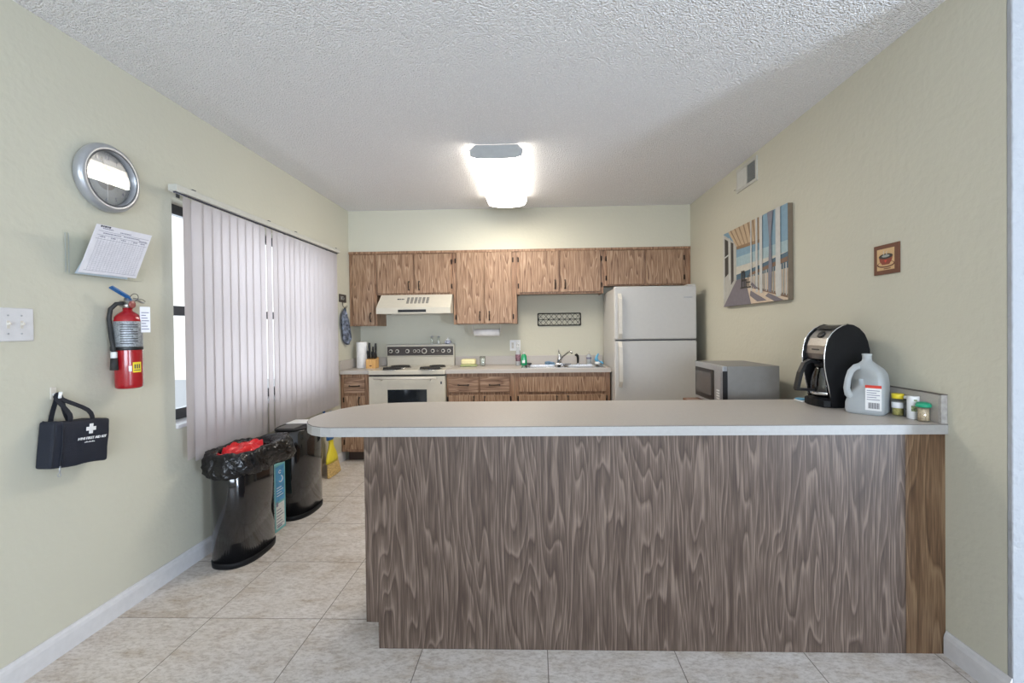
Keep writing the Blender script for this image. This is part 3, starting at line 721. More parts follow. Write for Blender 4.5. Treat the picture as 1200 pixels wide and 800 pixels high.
b = bm_new(); add_box(b, 1.47, 1.545, FY+.01, FY+.11, 1.7385, 1.752, .003, 1); obj('top_hinge', b, M['fridge'], r)

# ------------------------------------------------------------------ ceiling light
c = thing('ceiling_light', (-.255, 3.83, ZC), 'long wraparound fluorescent ceiling light over the kitchen', 'ceiling light')
LY0, LY1 = 3.20, 4.46
b = bm_new(); add_box(b, -.40, -.115, LY0+.012, LY1-.012, 2.585, ZC-.0005); obj('housing', b, M['metalwhite'], c)
sec = [(-.445, 2.592), (-.443, 2.575), (-.425, 2.552), (-.39, 2.536), (-.33, 2.527), (-.255, 2.524), (-.18, 2.527), (-.12, 2.536), (-.085, 2.552), (-.067, 2.575), (-.065, 2.592)]
b = bm_new(); rows = [[b.verts.new((p[0], y, p[1])) for p in sec] for y in (LY0+.001, LY1-.001)]
for i in range(len(sec)-1): b.faces.new((rows[0][i], rows[0][i+1], rows[1][i+1], rows[1][i])).smooth = True
b.faces.new((rows[0][0], rows[1][0], rows[1][-1], rows[0][-1]))
for q in b.faces: q.material_index = 1 if (q.calc_center_median().z > 2.545) else 0
obj('diffuser', b, [M['diffuser'], M['lampside']], c)
for y0, y1 in ((LY0-.004, LY0+.0005), (LY1-.0005, LY1+.004)):
    b = bm_new(); add_prism(b, [(-.445, 2.590), (-.435, 2.548), (-.39, 2.534), (-.255, 2.528), (-.12, 2.534), (-.075, 2.548), (-.065, 2.590), (-.105, 2.628), (-.405, 2.628)], 'y', y0, y1); obj('end_cap', b, M['caps'], c)

# ------------------------------------------------------------------ vertical blinds
bl = thing('vertical_blinds', (XL+.07, 3.42, 2.10), 'closed white vertical blinds hanging over the side window', 'blinds')
b = bm_new(); add_box(b, XL+.055, XL+.105, 2.385, 4.425, 2.100, 2.135, .003, 1); obj('headrail', b, M['vent'], bl)
b = bm_new(); add_box(b, XL+.074, XL+.086, 2.40, 4.42, 2.094, 2.0995); obj('track_slot', b, M['dark_ink'], bl)
b = bm_new()
for y in (2.52, 3.25, 3.62, 4.36): add_box(b, XL+.001, XL+.10, y-.012, y+.012, 2.1355, 2.142); add_box(b, XL+.001, XL+.005, y-.012, y+.012, 2.10, 2.1355)
obj('bracket', b, M['darkgrey'], bl)
ns = 25; pitch = (4.385-2.50)/(ns-1)
for i in range(ns):
    y = 2.500 + i*pitch; a = radians(4.5)
    dy = 0
    if i == 0: a = radians(-13); dy = .0
    if i in (9, 10): a = radians(-9)
    if i == 11: a = radians(-8)
    if i == 14: a = radians(-5)
    w = .089; zt, zbm = 2.092, .612+(.024 if i == 0 else 0)
    lean = 0
    b = bm_new(); cols = 5; X0 = XL+.070
    rows = []
    for z_ in (zbm, 1.1, 1.6, zt-.03, zt):
        row = []
        for j in range(cols):
            u = (j/(cols-1)-.5)
            ww = w if z_ < zt-.001 else w*.86
            xo = .0015*(1-(2*u)**2)
            row.append((X0 + u*ww*sin(a)+xo*cos(a), y+dy + u*ww*cos(a)-xo*sin(a), z_))
        rows.append([b.verts.new(p_) for p_ in row])
    for A, B in zip(rows, rows[1:]):
        for j in range(cols-1): b.faces.new((A[j], A[j+1], B[j+1], B[j])).smooth = True
    bmesh.ops.solidify(b, geom=list(b.faces), thickness=.0009)
    for q in b.faces: q.smooth = False
    obj('slat', b, M['slat'], bl)

# ------------------------------------------------------------------ things on the left wall
# clock
ck = thing('wall_clock', (XL, 2.075, 2.063), 'round silver wall clock high on the left wall', 'clock')
CC = (XL, 2.078, 2.063)
b = bm_new(); add_lathe(b, [(.150, .001), (.156, .012), (.155, .026), (.148, .038), (.136, .044), (.126, .042), (.122, .034), (.121, .022), (.121, .004), (.148, .001)], CC, 64, axis='x', caps=False); obj('rim', b, M['silver'], ck)
b = bm_new()
for i in range(90):
    t = 2*pi*i/90; add_box(b, XL+.0415, XL+.0445, CC[1]+.1245*cos(t)-.0022, CC[1]+.1245*cos(t)+.0022, CC[2]+.1245*sin(t)-.0022, CC[2]+.1245*sin(t)+.0022)
obj('beading', b, M['darkgrey'], ck)
b = bm_new(); add_lathe(b, [(.1205, .002), (.1205, .010), (0, .010)], CC, 48, axis='x'); fc = obj('dial_face', b, M['face'], ck)
b = bm_new()
for hnum in range(1, 13):
    t = pi/2-hnum*pi/6; text_bm(str(hnum), .026, (XL+.0108, CC[1]+.098*cos(t), CC[2]+.098*sin(t)-.009), (0, 1, 0), (0, 0, 1), .0003, 'CENTER', bm=b)
for k in range(60):
    t = 2*pi*k/60; rm = Matrix.Rotation(t, 3, 'X')
    add_box(b, XL+.0102, XL+.0108, CC[1]+.113, CC[1]+.118, CC[2]-.0006, CC[2]+.0006, rot=rm, piv=(XL+.0105, CC[1], CC[2]))
obj('numerals', b, M['ink'], fc)
b = bm_new(); add_lathe(b, [(.052, .0102), (.052, .0106), (0, .0106)], CC, 32, axis='x'); obj('centre_disc', b, mat('clock_disc', (.40, .38, .36), .4), fc)
for nm, ang, L, w_ in (('hour_hand', 97, .06, .006), ('minute_hand', 108, .095, .004), ('second_hand', -88, .10, .0015)):
    b = bm_new(); add_box(b, XL+.013, XL+.0145, CC[1]-.015, CC[1]+L, CC[2]-w_/2, CC[2]+w_/2, rot=Matrix.Rotation(radians(ang), 3, 'X'), piv=(XL+.014, CC[1], CC[2])); obj(nm, b, M['darkgrey'] if nm != 'second_hand' else M['white'], fc)
b = bm_new(); add_lathe(b, [(.1208, .0235), (.1208, .0250)], CC, 48, axis='x', sharp=True); obj('glass_cover', b, M['clockglass'], ck)
ck.rotation_euler = (0, radians(2.2), 0); ck.location.x += .0065

# paper holder
ph = thing('wall_file_holder', (XL, 2.03, 1.60), 'clear acrylic wall file holder behind the log sheet, below the clock', 'file holder')
b = bm_new(); add_box(b, XL+.001, XL+.0035, 1.885, 2.205, 1.60, 1.785, .0008, 1); obj('back_plate', b, M['clearplastic'], ph)
b = bm_new()
add_prism(b, [(XL+.0036, 1.598), (XL+.045, 1.598), (XL+.062, 1.66), (XL+.060, 1.66), (XL+.043, 1.6005), (XL+.0036, 1.6005)], 'y', 1.905, 2.235); obj('front_pocket', b, M['clearplastic'], ph)
b = bm_new()
for y in (1.893, 1.907): add_box(b, XL+.0037, XL+.0055, y, y+.0025, 1.605, 1.775)
obj('fold_edge', b, mat('acrylic_edge', (.36, .38, .36), .3), ph)
b = bm_new(); text_bm('2 files', .010, (XL+.0038, 1.89, 1.778), (0, 1, 0), (0, 0, 1), .0002, bm=b); obj('imprint', b, M['ink'], ph) if False else b.free()
def sheet(name, corners, m, label, cat, lines=False, group=None):
    """corners: bl, br, tr, tl on a leaning plane"""
    bl_, br_, tr_, tl_ = [Vector(q) for q in corners]
    nrm = (br_-bl_).cross(tl_-bl_).normalized()
    b = bm_new(); A = [b.verts.new(q) for q in (bl_, br_, tr_, tl_)]; B = [b.verts.new(q-nrm*.0012) for q in (bl_, br_, tr_, tl_)]
    b.faces.new(A); b.faces.new(B[::-1])
    for i in range(4): b.faces.new((A[i], B[i], B[(i+1) % 4], A[(i+1) % 4]))
    if not lines: return single(name, b, m, label, cat, group)
    t = thing(name, (bl_+br_)/2, label, cat)
    sh = obj('sheet', b, m, t)
    P = lambda u, v, o_=.0004: (bl_*(1-u)*(1-v)+br_*u*(1-v)+tr_*u*v+tl_*(1-u)*v)+nrm*o_
    b = bm_new()
    def q(u0, u1, v0, v1): add_poly(b, [P(u0, v0), P(u1, v0), P(u1, v1), P(u0, v1)])
    for k in range(17): q(.10+k*.0515, .1025+k*.0515, .06, .80)
    for v in (.06, .72, .80, .88): q(.06, .97, v, v+.006)
    for k in range(20): q(.10, .95, .09+k*.031, .0925+k*.031)
    for (u0, u1, v) in ((.12, .30, .925), (.42, .62, .905), (.15, .45, .835), (.5, .8, .84), (.12, .2, .76), (.3, .38, .76), (.48, .56, .76), (.70, .78, .76), (.84, .92, .76), (.8, .95, .81)):
        x = u0
        while x < u1:
            w_ = random.uniform(.012, .03); q(x, min(x+w_, u1), v, v+.022); x += w_+.008
    obj('printed_grid', b, M['ink'], sh, fix=False)
    b = bm_new()
    x = .07
    for w_ in (.03, .02, .035, .02, .03): add_poly(b, [P(x, .958), P(x+w_, .958), P(x+w_, .992), P(x, .992)]); x += w_+.008
    obj('heading', b, M['dark_ink'], sh, fix=False)
    return t
# front page leans out at the top; behind it a pale blue page slips sideways
sheet('log_sheet', [(XL+.047, 1.905, 1.607), (XL+.047, 2.190, 1.610), (XL+.145, 2.175, 1.815), (XL+.145, 1.895, 1.810)], M['paper'], 'white printed log sheet leaning out in the wall file holder', 'paper', True)
sheet('paper_page', [(XL+.022, 1.915, 1.603), (XL+.022, 2.17, 1.603), (XL+.075, 2.15, 1.80), (XL+.075, 1.98, 1.80)], M['bluepaper'], 'pale blue page slipped sideways behind the white log sheet', 'paper')

# light switch plate
sw = thing('switch_plate', (XL, 1.69, 1.38), 'white light switch plate at the left edge, below the file holder', 'light switch')
b = bm_new(); add_box(b, XL+.0005, XL+.006, 1.585, 1.764, 1.316, 1.444, .003, 2); obj('plate', b, M['trim'], sw)
for y in (1.628, 1.674, 1.720):
    b = bm_new(); add_box(b, XL+.0062, XL+.0075, y-.005, y+.005, 1.365, 1.395); add_box(b, XL+.0062, XL+.017, y-.0035, y+.0035, 1.378, 1.388, .001, 1, rot=Matrix.Rotation(radians(-18), 3, 'Y')); tg = obj('toggle', b, M['ivory'], sw)
for y in (1.628, 1.674, 1.720):
    for z_ in (1.345, 1.415):
        b = bm_new(); add_lathe(b, [(.0035, .0062), (.0033, .0072), (0, .0072)], (XL, y, z_), 10, axis='x'); obj('screw', b, M['silver'], sw)

# fire extinguisher
EX, EY = -1.928, 2.112
e = thing('fire_extinguisher', (EX, EY, 1.083), 'red fire extinguisher hung on the left wall beside the blinds', 'fire extinguisher')
b = bm_new(); add_lathe(b, [(.046, 0), (.052, .006), (.0535, .02), (.0535, .318), (.050, .336), (.040, .350), (.026, .360), (.019, .366), (.019, .378)], (EX, EY, 1.083), 36); cyl = obj('cylinder', b, M['red'], e)
b = bm_new(); add_lathe(b, [(.0538, .191), (.0542, .192), (.0542, .314), (.0538, .315)], (EX, EY, 1.083), 36); lb = obj('label_band', b, M['label'], cyl)
b = bm_new(); cam_a = radians(-47.6)
for k in range(9): add_patch(b, (EX, EY, 0), .0546, cam_a-.55, cam_a+(.7 if k % 3 else .35), 1.292+k*.011, 1.297+k*.011)
obj('label_print', b, M['darkgrey'], lb)
b = bm_new(); add_lathe(b, [(.0550, .180), (.0562, .182), (.0562, .194), (.0550, .196)], (EX, EY, 1.083), 36); add_box(b, XL+.001, EX-.03, EY-.02, EY+.02, 1.26, 1.28); obj('strap', b, M['black'], e)
b = bm_new(); add_patch(b, (EX, EY, 0), .0540, radians(-32), radians(8), 1.158, 1.206); bd = obj('badge', b, M['yellow'], cyl)
b = bm_new()
for k in range(3): add_patch(b, (EX, EY, 0), .0544, radians(-26+k*10), radians(-20+k*10), 1.176, 1.196, 3)
add_patch(b, (EX, EY, 0), .0544, radians(-28), radians(3), 1.166, 1.170, 5); obj('badge_print', b, M['dark_ink'], bd)
b = bm_new(); add_patch(b, (EX, EY, 0), .0541, radians(-48), radians(-36), 1.165, 1.190, 4); obj('hand_symbol', b, M['white'], cyl)
b = bm_new(); add_lathe(b, [(.0195, .3785), (.0195, .395), (.014, .400), (.014, .425)], (EX, EY, 1.083), 18); add_box(b, EX-.03, EX+.02, EY-.014, EY+.014, 1.466, 1.497, .003, 1); vl = obj('valve', b, M['steel'], e)
b = bm_new(); add_lathe(b, [(.017, 0), (.017, .008), (.014, .010), (0, .010)], (EX+.0205, EY-.002, 1.478), 18, axis='x'); obj('gauge', b, mat('gauge_face', (.28, .08, .07), .3), vl)
b = bm_new(); add_tube(b, [(EX+.005, EY+.005, 1.4975), (EX+.01, EY-.012, 1.515), (EX-.003, EY-.045, 1.538), (EX-.012, EY-.072, 1.556)], 0, flat=(.020, .007, (1, .3, 0))); obj('carry_lever', b, M['blue'], vl)
b = bm_new(); add_tube(b, [(EX+.005, EY+.01, 1.4972), (EX+.004, EY+.04, 1.505), (EX+.002, EY+.085, 1.490)], 0, flat=(.016, .005, (1, 0, 0))); obj('squeeze_lever', b, M['silver'], vl)
b = bm_new(); add_tube(b, [(EX+.02+.02*cos(t), EY+.015+.002*sin(t), 1.512+.018*sin(t)) for t in [2*pi*i/20 for i in range(20)]], .0014, 6, closed=True)
add_tube(b, [(EX+.01, EY+.02, 1.51), (EX+.02, EY+.06, 1.505), (EX+.0, EY+.10, 1.498)], .0015, 6); obj('pin_ring', b, M['darkgrey'], vl)
hx, hy = EX-.043, EY-.040
b = bm_new(); add_tube(b, [(EX-.006, EY-.014, 1.483), (EX-.022, EY-.035, 1.480), (EX-.036, EY-.050, 1.455), (EX-.040, EY-.054, 1.41), (EX-.032, EY-.056, 1.35), (EX-.014, EY-.066, 1.29), (EX-.004, EY-.070, 1.245)], .0095, 10); hs = obj('hose', b, M['rubber'], e)
b = bm_new(); add_lathe(b, [(.0125, .0), (.0125, .028)], (EX-.004, EY-.071, 1.229), 14); add_lathe(b, [(.013, -.0005), (.014, -.03), (.016, -.055), (.010, -.056)], (EX-.004, EY-.071, 1.229), 14, mi=1); obj('nozzle', b, [M['white'], M['rubber']], hs)
b = bm_new(); add_box(b, EX+.058, EX+.060, EY+.008, EY+.050, 1.345, 1.468, .0006, 1, rot=Matrix.Rotation(radians(-25), 3, 'Z')); tg = obj('inspection_tag', b, M['paper'], e)
b = bm_new()
for k in range(7): add_box(b, EX+.0602, EX+.0606, EY+.013, EY+.044-(k % 3)*.006, 1.36+k*.013, 1.364+k*.013, rot=Matrix.Rotation(radians(-25), 3, 'Z'), piv=(EX+.059, EY+.029, 1.4))
obj('tag_print', b, M['ink'], tg)

# first aid bag on its hook
hk = thing('wall_hook', (XL, 1.83, 1.10), 'small white adhesive hook above the first aid bag', 'hook')
b = bm_new(); add_box(b, XL+.0005, XL+.005, 1.822, 1.846, 1.072, 1.122, .002, 2); obj('pad', b, M['ivory'], hk)
b = bm_new(); add_tube(b, [(XL+.006, 1.833, 1.095), (XL+.018, 1.833, 1.078), (XL+.032, 1.833, 1.080), (XL+.036, 1.833, 1.102)], .006, 8); obj('prong', b, M['white'], hk)
bg = thing('first_aid_bag', (XL+.045, 1.88, .79), 'navy first aid bag hanging by its handles below the switch plate', 'bag')
R = Matrix.Rotation(radians(-6), 3, 'X'); PV = (XL+.04, 1.878, .885)
BX0, BX1, BY0, BY1, BZ0, BZ1 = XL+.010, XL+.080, 1.757, 1.999, .790, .977
b = bm_new(); add_box(b, BX0, BX1, BY0, BY1, BZ0, BZ1, .010, 3)
bmesh.ops.subdivide_edges(b, edges=[q for q in b.edges if q.calc_length() > .05], cuts=6, use_grid_fill=True)
for v in b.verts:
    if v.co.x > BX1-.02: v.co.x += .006*cos((v.co.y-1.878)/.13*pi/2)*cos((v.co.z-.885)/.1*pi/2)+.0015*sin(v.co.y*90+v.co.z*60)
    v.co.z += .0025*sin(v.co.y*40)
bmesh.ops.rotate(b, verts=b.verts, cent=PV, matrix=R)
for q in b.faces: q.smooth = True
body = obj('bag_body', b, M['navy'], bg)
XF = BX1+.0075
b = bm_new(); add_tube(b, [(BX1+.001, 1.787, BZ1-.004), (XF-.004, 1.788, .93), (XF-.002, 1.790, .88), (XF-.004, 1.789, .83), (BX1, 1.789, BZ0+.004)], .0028, 6)
add_tube(b, [(BX0+.008, BY0+.01, BZ1+.002), (BX1-.004, BY0+.003, BZ1-.006), (BX1+.001, BY0+.002, .90), (BX1, BY0+.003, BZ0+.008)], .0028, 6)
add_tube(b, [(BX1+.0015, 1.797, .85), (XF-.003, 1.797, .82), (BX1+.001, 1.798, BZ0+.01)], .0022, 6); bmesh.ops.rotate(b, verts=b.verts, cent=PV, matrix=R); obj('piping', b, M['navystrap'], body)
b = bm_new(); add_box(b, BX1+.001, BX1+.004, 1.787, 1.793, .772, .800, .001, 1); add_tube(b, [(BX1+.002, 1.790+.006*cos(t), .765+.007*sin(t)) for t in [2*pi*i/12 for i in range(12)]], .0015, 6, closed=True)
bmesh.ops.rotate(b, verts=b.verts, cent=PV, matrix=R); obj('zip_pull', b, M['silver'], body)
b = bm_new(); q1, q2 = .008, .021; add_prism(b, [(1.903+y_, .9375+z_) for y_, z_ in ((-q1, -q2), (q1, -q2), (q1, -q1), (q2, -q1), (q2, q1), (q1, q1), (q1, q2), (-q1, q2), (-q1, q1), (-q2, q1), (-q2, -q1), (-q1, -q1))], 'x', XF-.001, XF+.0008)
bmesh.ops.rotate(b, verts=b.verts, cent=PV, matrix=R); obj('white_cross', b, M['white'], body)
b = bm_new(); text_bm('MINI FIRST AID KIT', .0150, (XF-.0003, 1.912, .893), (0, 1, 0), (0, 0, 1), .0010, 'CENTER', .0002, .2, bm=b)
x = 1.880
for k in range(7):
    add_box(b, XF-.001, XF+.0003, x, x+.004, .880, .8835+.002*(k % 2)); x += .0065
bmesh.ops.rotate(b, verts=b.verts, cent=PV, matrix=R); obj('lettering', b, M['white'], body)
for (ya, yb2, xo, lab) in ((1.800, 1.880, BX0+.014, 'r'), (1.832, 1.936, BX1-.012, 'f')):
    top_ = (XL+.026, 1.833, 1.094)
    b = bm_new(); pts = [(xo, ya, BZ1-.012), (xo, ya+.006, BZ1+.03), (XL+.028, 1.823, 1.075), top_, (XL+.027, 1.843, 1.072), (xo, yb2-.02, BZ1+.035), (xo, yb2, BZ1-.018)]
    sm = []
    for i in range(len(pts)-1):
        p0, p1, p2, p3 = [Vector(pts[min(max(i+d_, 0), len(pts)-1)]) for d_ in (-1, 0, 1, 2)]
        for t_ in (0, .25, .5, .75): sm.append(.5*((2*p1)+(p2-p0)*t_+(2*p0-5*p1+4*p2-p3)*t_*t_+(3*p1-p0-3*p2+p3)*t_**3))
    sm.append(Vector(pts[-1])); add_tube(b, sm, 0, flat=(.019, .003, (0, 1, .15))); obj('handle_strap', b, M['navystrap'], bg)

# hook plaque with hanging pot holder
q_ = thing('hook_plaque', (XL, 4.70, 1.63), 'small dark plaque with wire hook at the far end of the left wall', 'wall hook')
b = bm_new(); add_box(b, XL+.0005, XL+.012, 4.625, 4.785, 1.640, 1.722, .002, 1); obj('plaque', b, M['wallpad'], q_)
b = bm_new(); add_box(b, XL+.0122, XL+.0132, 4.65, 4.67, 1.665, 1.70); add_tube(b, [(XL+.013, 4.70+.022*cos(t), 1.682+.018*sin(t)) for t in [2*pi*i/14 for i in range(14)]], .003, 6, closed=True); obj('motif', b, M['p_grey'], q_)
b = bm_new(); add_tube(b, [(XL+.008, 4.70, 1.6395), (XL+.012, 4.70, 1.60), (XL+.030, 4.70, 1.575), (XL+.040, 4.72, 1.588), (XL+.038, 4.735, 1.605)], .003, 8); obj('hook_wire', b, M['wire'], q_)
b = bm_new()
rows = []
prof_ = [(1.572, .012), (1.545, .03), (1.52, .06), (1.46, .072), (1.40, .070), (1.36, .062), (1.31, .060), (1.25, .062), (1.215, .035), (1.20, .012)]
for k, (z_, hw) in enumerate(prof_):
    yc_ = 4.70 + (.02+.05*min(1, max(0, (1.42-z_)/.18)) if z_ < 1.5 else .01)
    row = []
    for j in range(9):
        u = j/8*2-1; row.append(b.verts.new((XL+.032+.014*sin(j*2.1+k*.6), yc_-.02+u*hw*1.45, z_+.006*sin(j*1.7))))
    rows.append(row)
for A, B in zip(rows, rows[1:]):
    for j in range(8): b.faces.new((A[j], A[j+1], B[j+1], B[j])).smooth = True
bmesh.ops.solidify(b, geom=list(b.faces), thickness=.012)
ph_ = thing('pot_holder', (XL+.03, 4.72, 1.2), 'blue and white patterned cloth pot holder hanging from the hook plaque', 'pot holder')
obj('cloth', b, M['clothblue'], ph_)
b = bm_new(); add_tube(b, [(XL+.035, 4.70+.012*cos(t), 1.578+.015*sin(t)) for t in [2*pi*i/14 for i in range(14)]], .003, 6, closed=True); obj('loop', b, M['navystrap'], ph_)

# ------------------------------------------------------------------ bins
def bin_body(cx, cy, label):
    t = thing('trash_can', (cx, cy, 0), label, 'trash can')
    A_, B_ = .128, .202
    def ringv(b, s, z_, off=0): return [b.verts.new((p[0], p[1], z_)) for p in superellipse(cx, cy, A_*s+off, B_*s+off, 2.5, 72)]
    b = bm_new(); L = [ringv(b, 1, .032), ringv(b, 1, .628), ringv(b, 1, .632, -.004), ringv(b, 1, .632, -.010), ringv(b, 1, .05, -.012)]
    for P_, Q_ in zip(L, L[1:]):
        for i in range(72): b.faces.new((P_[i], P_[(i+1) % 72], Q_[(i+1) % 72], Q_[i])).smooth = True
    b.faces.new(L[0][::-1]); b.faces.new(L[-1]); obj('shell', b, M['gloss'], t)
    b = bm_new(); L = [ringv(b, 1, .0, .002), ringv(b, 1, .028, .004), ringv(b, 1, .031, .001)]
    for P_, Q_ in zip(L, L[1:]):
        for i in range(72): b.faces.new((P_[i], P_[(i+1) % 72], Q_[(i+1) % 72], Q_[i])).smooth = True
    b.faces.new(L[0][::-1]); b.faces.new(L[-1]); obj('base_ring', b, M['satinblack'], t)
    return t
B1 = (-1.777, 2.720); B2 = (-1.778, 3.372)
bin_body(*B1, 'glossy black trash can nearest the camera, with red bag inside')
t2 = bin_body(*B2, 'glossy black trash can standing farther along the window wall, closed on top')
b = bm_new(); L = [[b.verts.new((p[0], p[1], z_)) for p in superellipse(B2[0], B2[1], .128+o_, .202+o_, 2.5, 72)] for z_, o_ in ((.633, -.001), (.640, .0), (.644, -.006))]
for P_, Q_ in zip(L, L[1:]):
    for i in range(72): b.faces.new((P_[i], P_[(i+1) % 72], Q_[(i+1) % 72], Q_[i])).smooth = True
b.faces.new(L[0][::-1]); b.faces.new(L[-1]); lid = obj('lid', b, M['satinblack'], t2)
b = bm_new(); add_box(b, -1.86, -1.73, 3.21, 3.375, .6445, .650, .003, 2); obj('flap', b, mat('smoke_flap', (.10, .10, .10), .3), lid, 'grey flap on the lid')
b = bm_new(); add_box(b, -1.895, -1.665, 3.40, 3.55, .6445, .6475); add_box(b, -1.885, -1.685, 3.405, 3.535, .6476, .6485, rot=Matrix.Rotation(.12, 3, 'Z'))
single('paper_sheet', b, M['white'], 'white sheet of paper lying on the lid of the farther trash can', 'paper')

# black liner folded over the near can
def hn(a, z_): return sin(a*5+z_*31)*.5+sin(a*11+1.3+z_*17)*.3+sin(a*23+z_*60+2)*.2
t = thing('trash_bag', (B1[0], B1[1], .53), 'black trash bag folded over the rim of the nearer trash can', 'trash bag')
b = bm_new(); K = 180
levels = [(-.030, .50, 0), (-.022, .60, .3), (-.010, .640, .5), (.004, .655, .8), (.016, .648, 1), (.024, .62, 1.2), (.028, .59, 1.3), (.030, .56, 1.3), (.022, .53, 1.2), (.012, .515, .9), (.006, .512, .6)]
rows = []
for (off, z_, amp) in levels:
    row = []
    base = superellipse(B1[0], B1[1], .128, .202, 2.5, K)
    for i in range(K):
        a = 2*pi*i/K; px_, py_ = base[i]; nx, ny = cos(a), sin(a)*.9
        o_ = off + amp*(.013*hn(a, z_) + .007*abs(sin(a*9+z_*40)) + .004*sin(a*31+z_*90))
        # the slack of the film bulges out towards the far kitchen side
        g = math.exp(-((a-radians(60))/.6)**2); o_ += g*amp*.085*(1 if off > 0 else 0)
        zz = z_ + amp*.010*hn(a+1, z_*2) + g*(.02*amp if z_ > .6 else -.01)
        X_ = max(px_+nx*o_, XL+.008); row.append(b.verts.new((X_, py_+ny*o_, zz)))
    rows.append(row)
for P_, Q_ in zip(rows, rows[1:]):
    for i in range(K): b.faces.new((P_[i], P_[(i+1) % K], Q_[(i+1) % K], Q_[i])).smooth = True
obj('liner_skirt', b, M['liner'], t)
b = bm_new(); rr = rows = [[b.verts.new((p[0], p[1], z_)) for p in superellipse(B1[0], B1[1], .105*s_, .175*s_, 2.5, 48)] for s_, z_ in ((1.0, .50), (.95, .30), (.85, .12))]
for P_, Q_ in zip(rr, rr[1:]):
    for i in range(48): b.faces.new((P_[i], P_[(i+1) % 48], Q_[(i+1) % 48], Q_[i])).smooth = True
b.faces.new(rr[-1]); obj('liner_inside', b, M['liner'], t)
b = bm_new(); rows = []
for k in range(15):
    v = k/14; row = []
    for j in range(64):
        a = 2*pi*j/64; rad = sin(v*pi/2)**.6 if v < 1 else 1
        rx, ry = .098*rad, .166*rad
        z_ = .652 - .07*v**3 + .016*sin(a*3+v*9)*(rad) + .012*sin(a*7+v*13)*rad + .008*sin(a*13+v*5)*rad
        row.append(b.verts.new((B1[0]-.005+rx*cos(a)+.006*sin(v*11+a*2)*rad, B1[1]-.01+ry*sin(a), z_)))
    rows.append(row)
for P_, Q_ in zip(rows, rows[1:]):
    for i in range(64): b.faces.new((P_[i], P_[(i+1) % 64], Q_[(i+1) % 64], Q_[i])).smooth = True
bmesh.ops.remove_doubles(b, verts=b.verts, dist=1e-5)
single('red_plastic_bag', b, M['redfilm'], 'crumpled bright red plastic bag lying inside the nearer trash can', 'plastic bag')

# detergent box between the bins
bx = thing('cardboard_box', (-1.86, 3.03, 0), 'narrow blue printed carton standing between the two trash cans', 'box')
XB0, XB1, YB0, YB1, ZT = XL+.020, -1.738, 2.968, 3.105, .445
b = bm_new(); add_box(b, XB0, XB1, YB0, YB1, 0, ZT, .002, 1); ca = obj('carton', b, M['boxteal'], bx)
b = bm_new(); add_box(b, XB1+.0001, XB1+.0006, YB0+.018, YB1-.014, .20, ZT-.01); obj('blue_print', b, M['boxblue'], ca)
b = bm_new(); add_box(b, XB1+.0001, XB1+.0006, YB0+.018, YB1-.018, .02, .185); obj('white_print', b, M['boxwhite'], ca)
b = bm_new()
for k in range(6): add_box(b, XB1+.0007, XB1+.001, YB0+.025, YB1-.03-(k % 3)*.015, .04+k*.02, .046+k*.02)
add_box(b, XB1+.0007, XB1+.001, YB0+.02, YB0+.045, .168, .198); add_box(b, XB1+.0007, XB1+.001, YB0+.03, YB1-.05, .025, .036)
obj('small_print', b, M['ink'], ca)
b = bm_new(); add_tube(b, [(XB1+.002, 3.045+.022*cos(t), .345+.02*sin(t)) for t in [-2.6+3.9*i/14 for i in range(15)]], .0028, 6)
add_tube(b, [(XB1+.002, 3.035+.012*cos(t), .395+.010*sin(t)) for t in [5.6*i/12 for i in range(13)]], .0022, 6)
for k in range(4): add_box(b, XB1+.0007, XB1+.0012, YB0+.03, YB1-.03-(k % 2)*.02, .235+k*.018, .239+k*.018)
obj('white_lettering', b, M['white'], ca)

# broom
br = thing('broom', (-1.93, 4.24, 0), 'yellow headed straw broom leaning on the wall behind the trash cans', 'broom')
b = bm_new(); rows = []
for z_, hw, th in ((.004, .130, .020), (.05, .128, .022), (.10, .118, .022), (.13, .105, .020)):
    rows.append([b.verts.new((-1.905+(.10-z_)*.15+x_*th, 4.215+y_*hw + (.004 if z_ > .02 else .012*sin(y_*9)), z_)) for x_, y_ in [(cos(t), sin(t)) for t in [2*pi*i/28 for i in range(28)]]])
for P_, Q_ in zip(rows, rows[1:]):
    for i in range(28): b.faces.new((P_[i], P_[(i+1) % 28], Q_[(i+1) % 28], Q_[i]))
b.faces.new(rows[0][::-1]); b.faces.new(rows[-1]); obj('bristles', b, M['straw'], br)
b = bm_new(); rows = []
for z_, hw, th in ((.125, .118, .026), (.15, .112, .026), (.20, .088, .024), (.235, .055, .022), (.27, .036, .019), (.345, .030, .018), (.36, .024, .017)):
    rows.append([b.verts.new((-1.910-(z_-.12)*.10+x_*th, 4.215+(z_-.12)*.12+y_*hw, z_)) for x_, y_ in [(cos(t), sin(t)) for t in [2*pi*i/28 for i in range(28)]]])
for P_, Q_ in zip(rows, rows[1:]):
    for i in range(28): b.faces.new((P_[i], P_[(i+1) % 28], Q_[(i+1) % 28], Q_[i])).smooth = True
b.faces.new(rows[0][::-1]); b.faces.new(rows[-1]); obj('cap', b, M['yellowplastic'], br)
b = bm_new(); add_tube(b, [(-1.936, 4.24, .355), (-1.948, 4.22, .45), (-1.966, 4.18, .60), (-1.984, 4.14, 1.15)], [.014, .013, .012, .011], 12); obj('handle', b, M['blue'], br)
dp = thing('dustpan', (-1.93, 4.17, .34), 'blue dustpan clipped on the broom handle below the blinds', 'dustpan')
b = bm_new(); add_prism(b, [(4.115, .34), (4.215, .33), (4.225, .50), (4.195, .54), (4.190, .603), (4.150, .603), (4.145, .54), (4.115, .50)], 'x', -1.902, -1.895, bev=.002); add_box(b, -1.915, -1.895, 4.112, 4.116, .34, .50); add_box(b, -1.915, -1.895, 4.221, 4.225, .34, .50); obj('pan', b, M['blue'], dp)

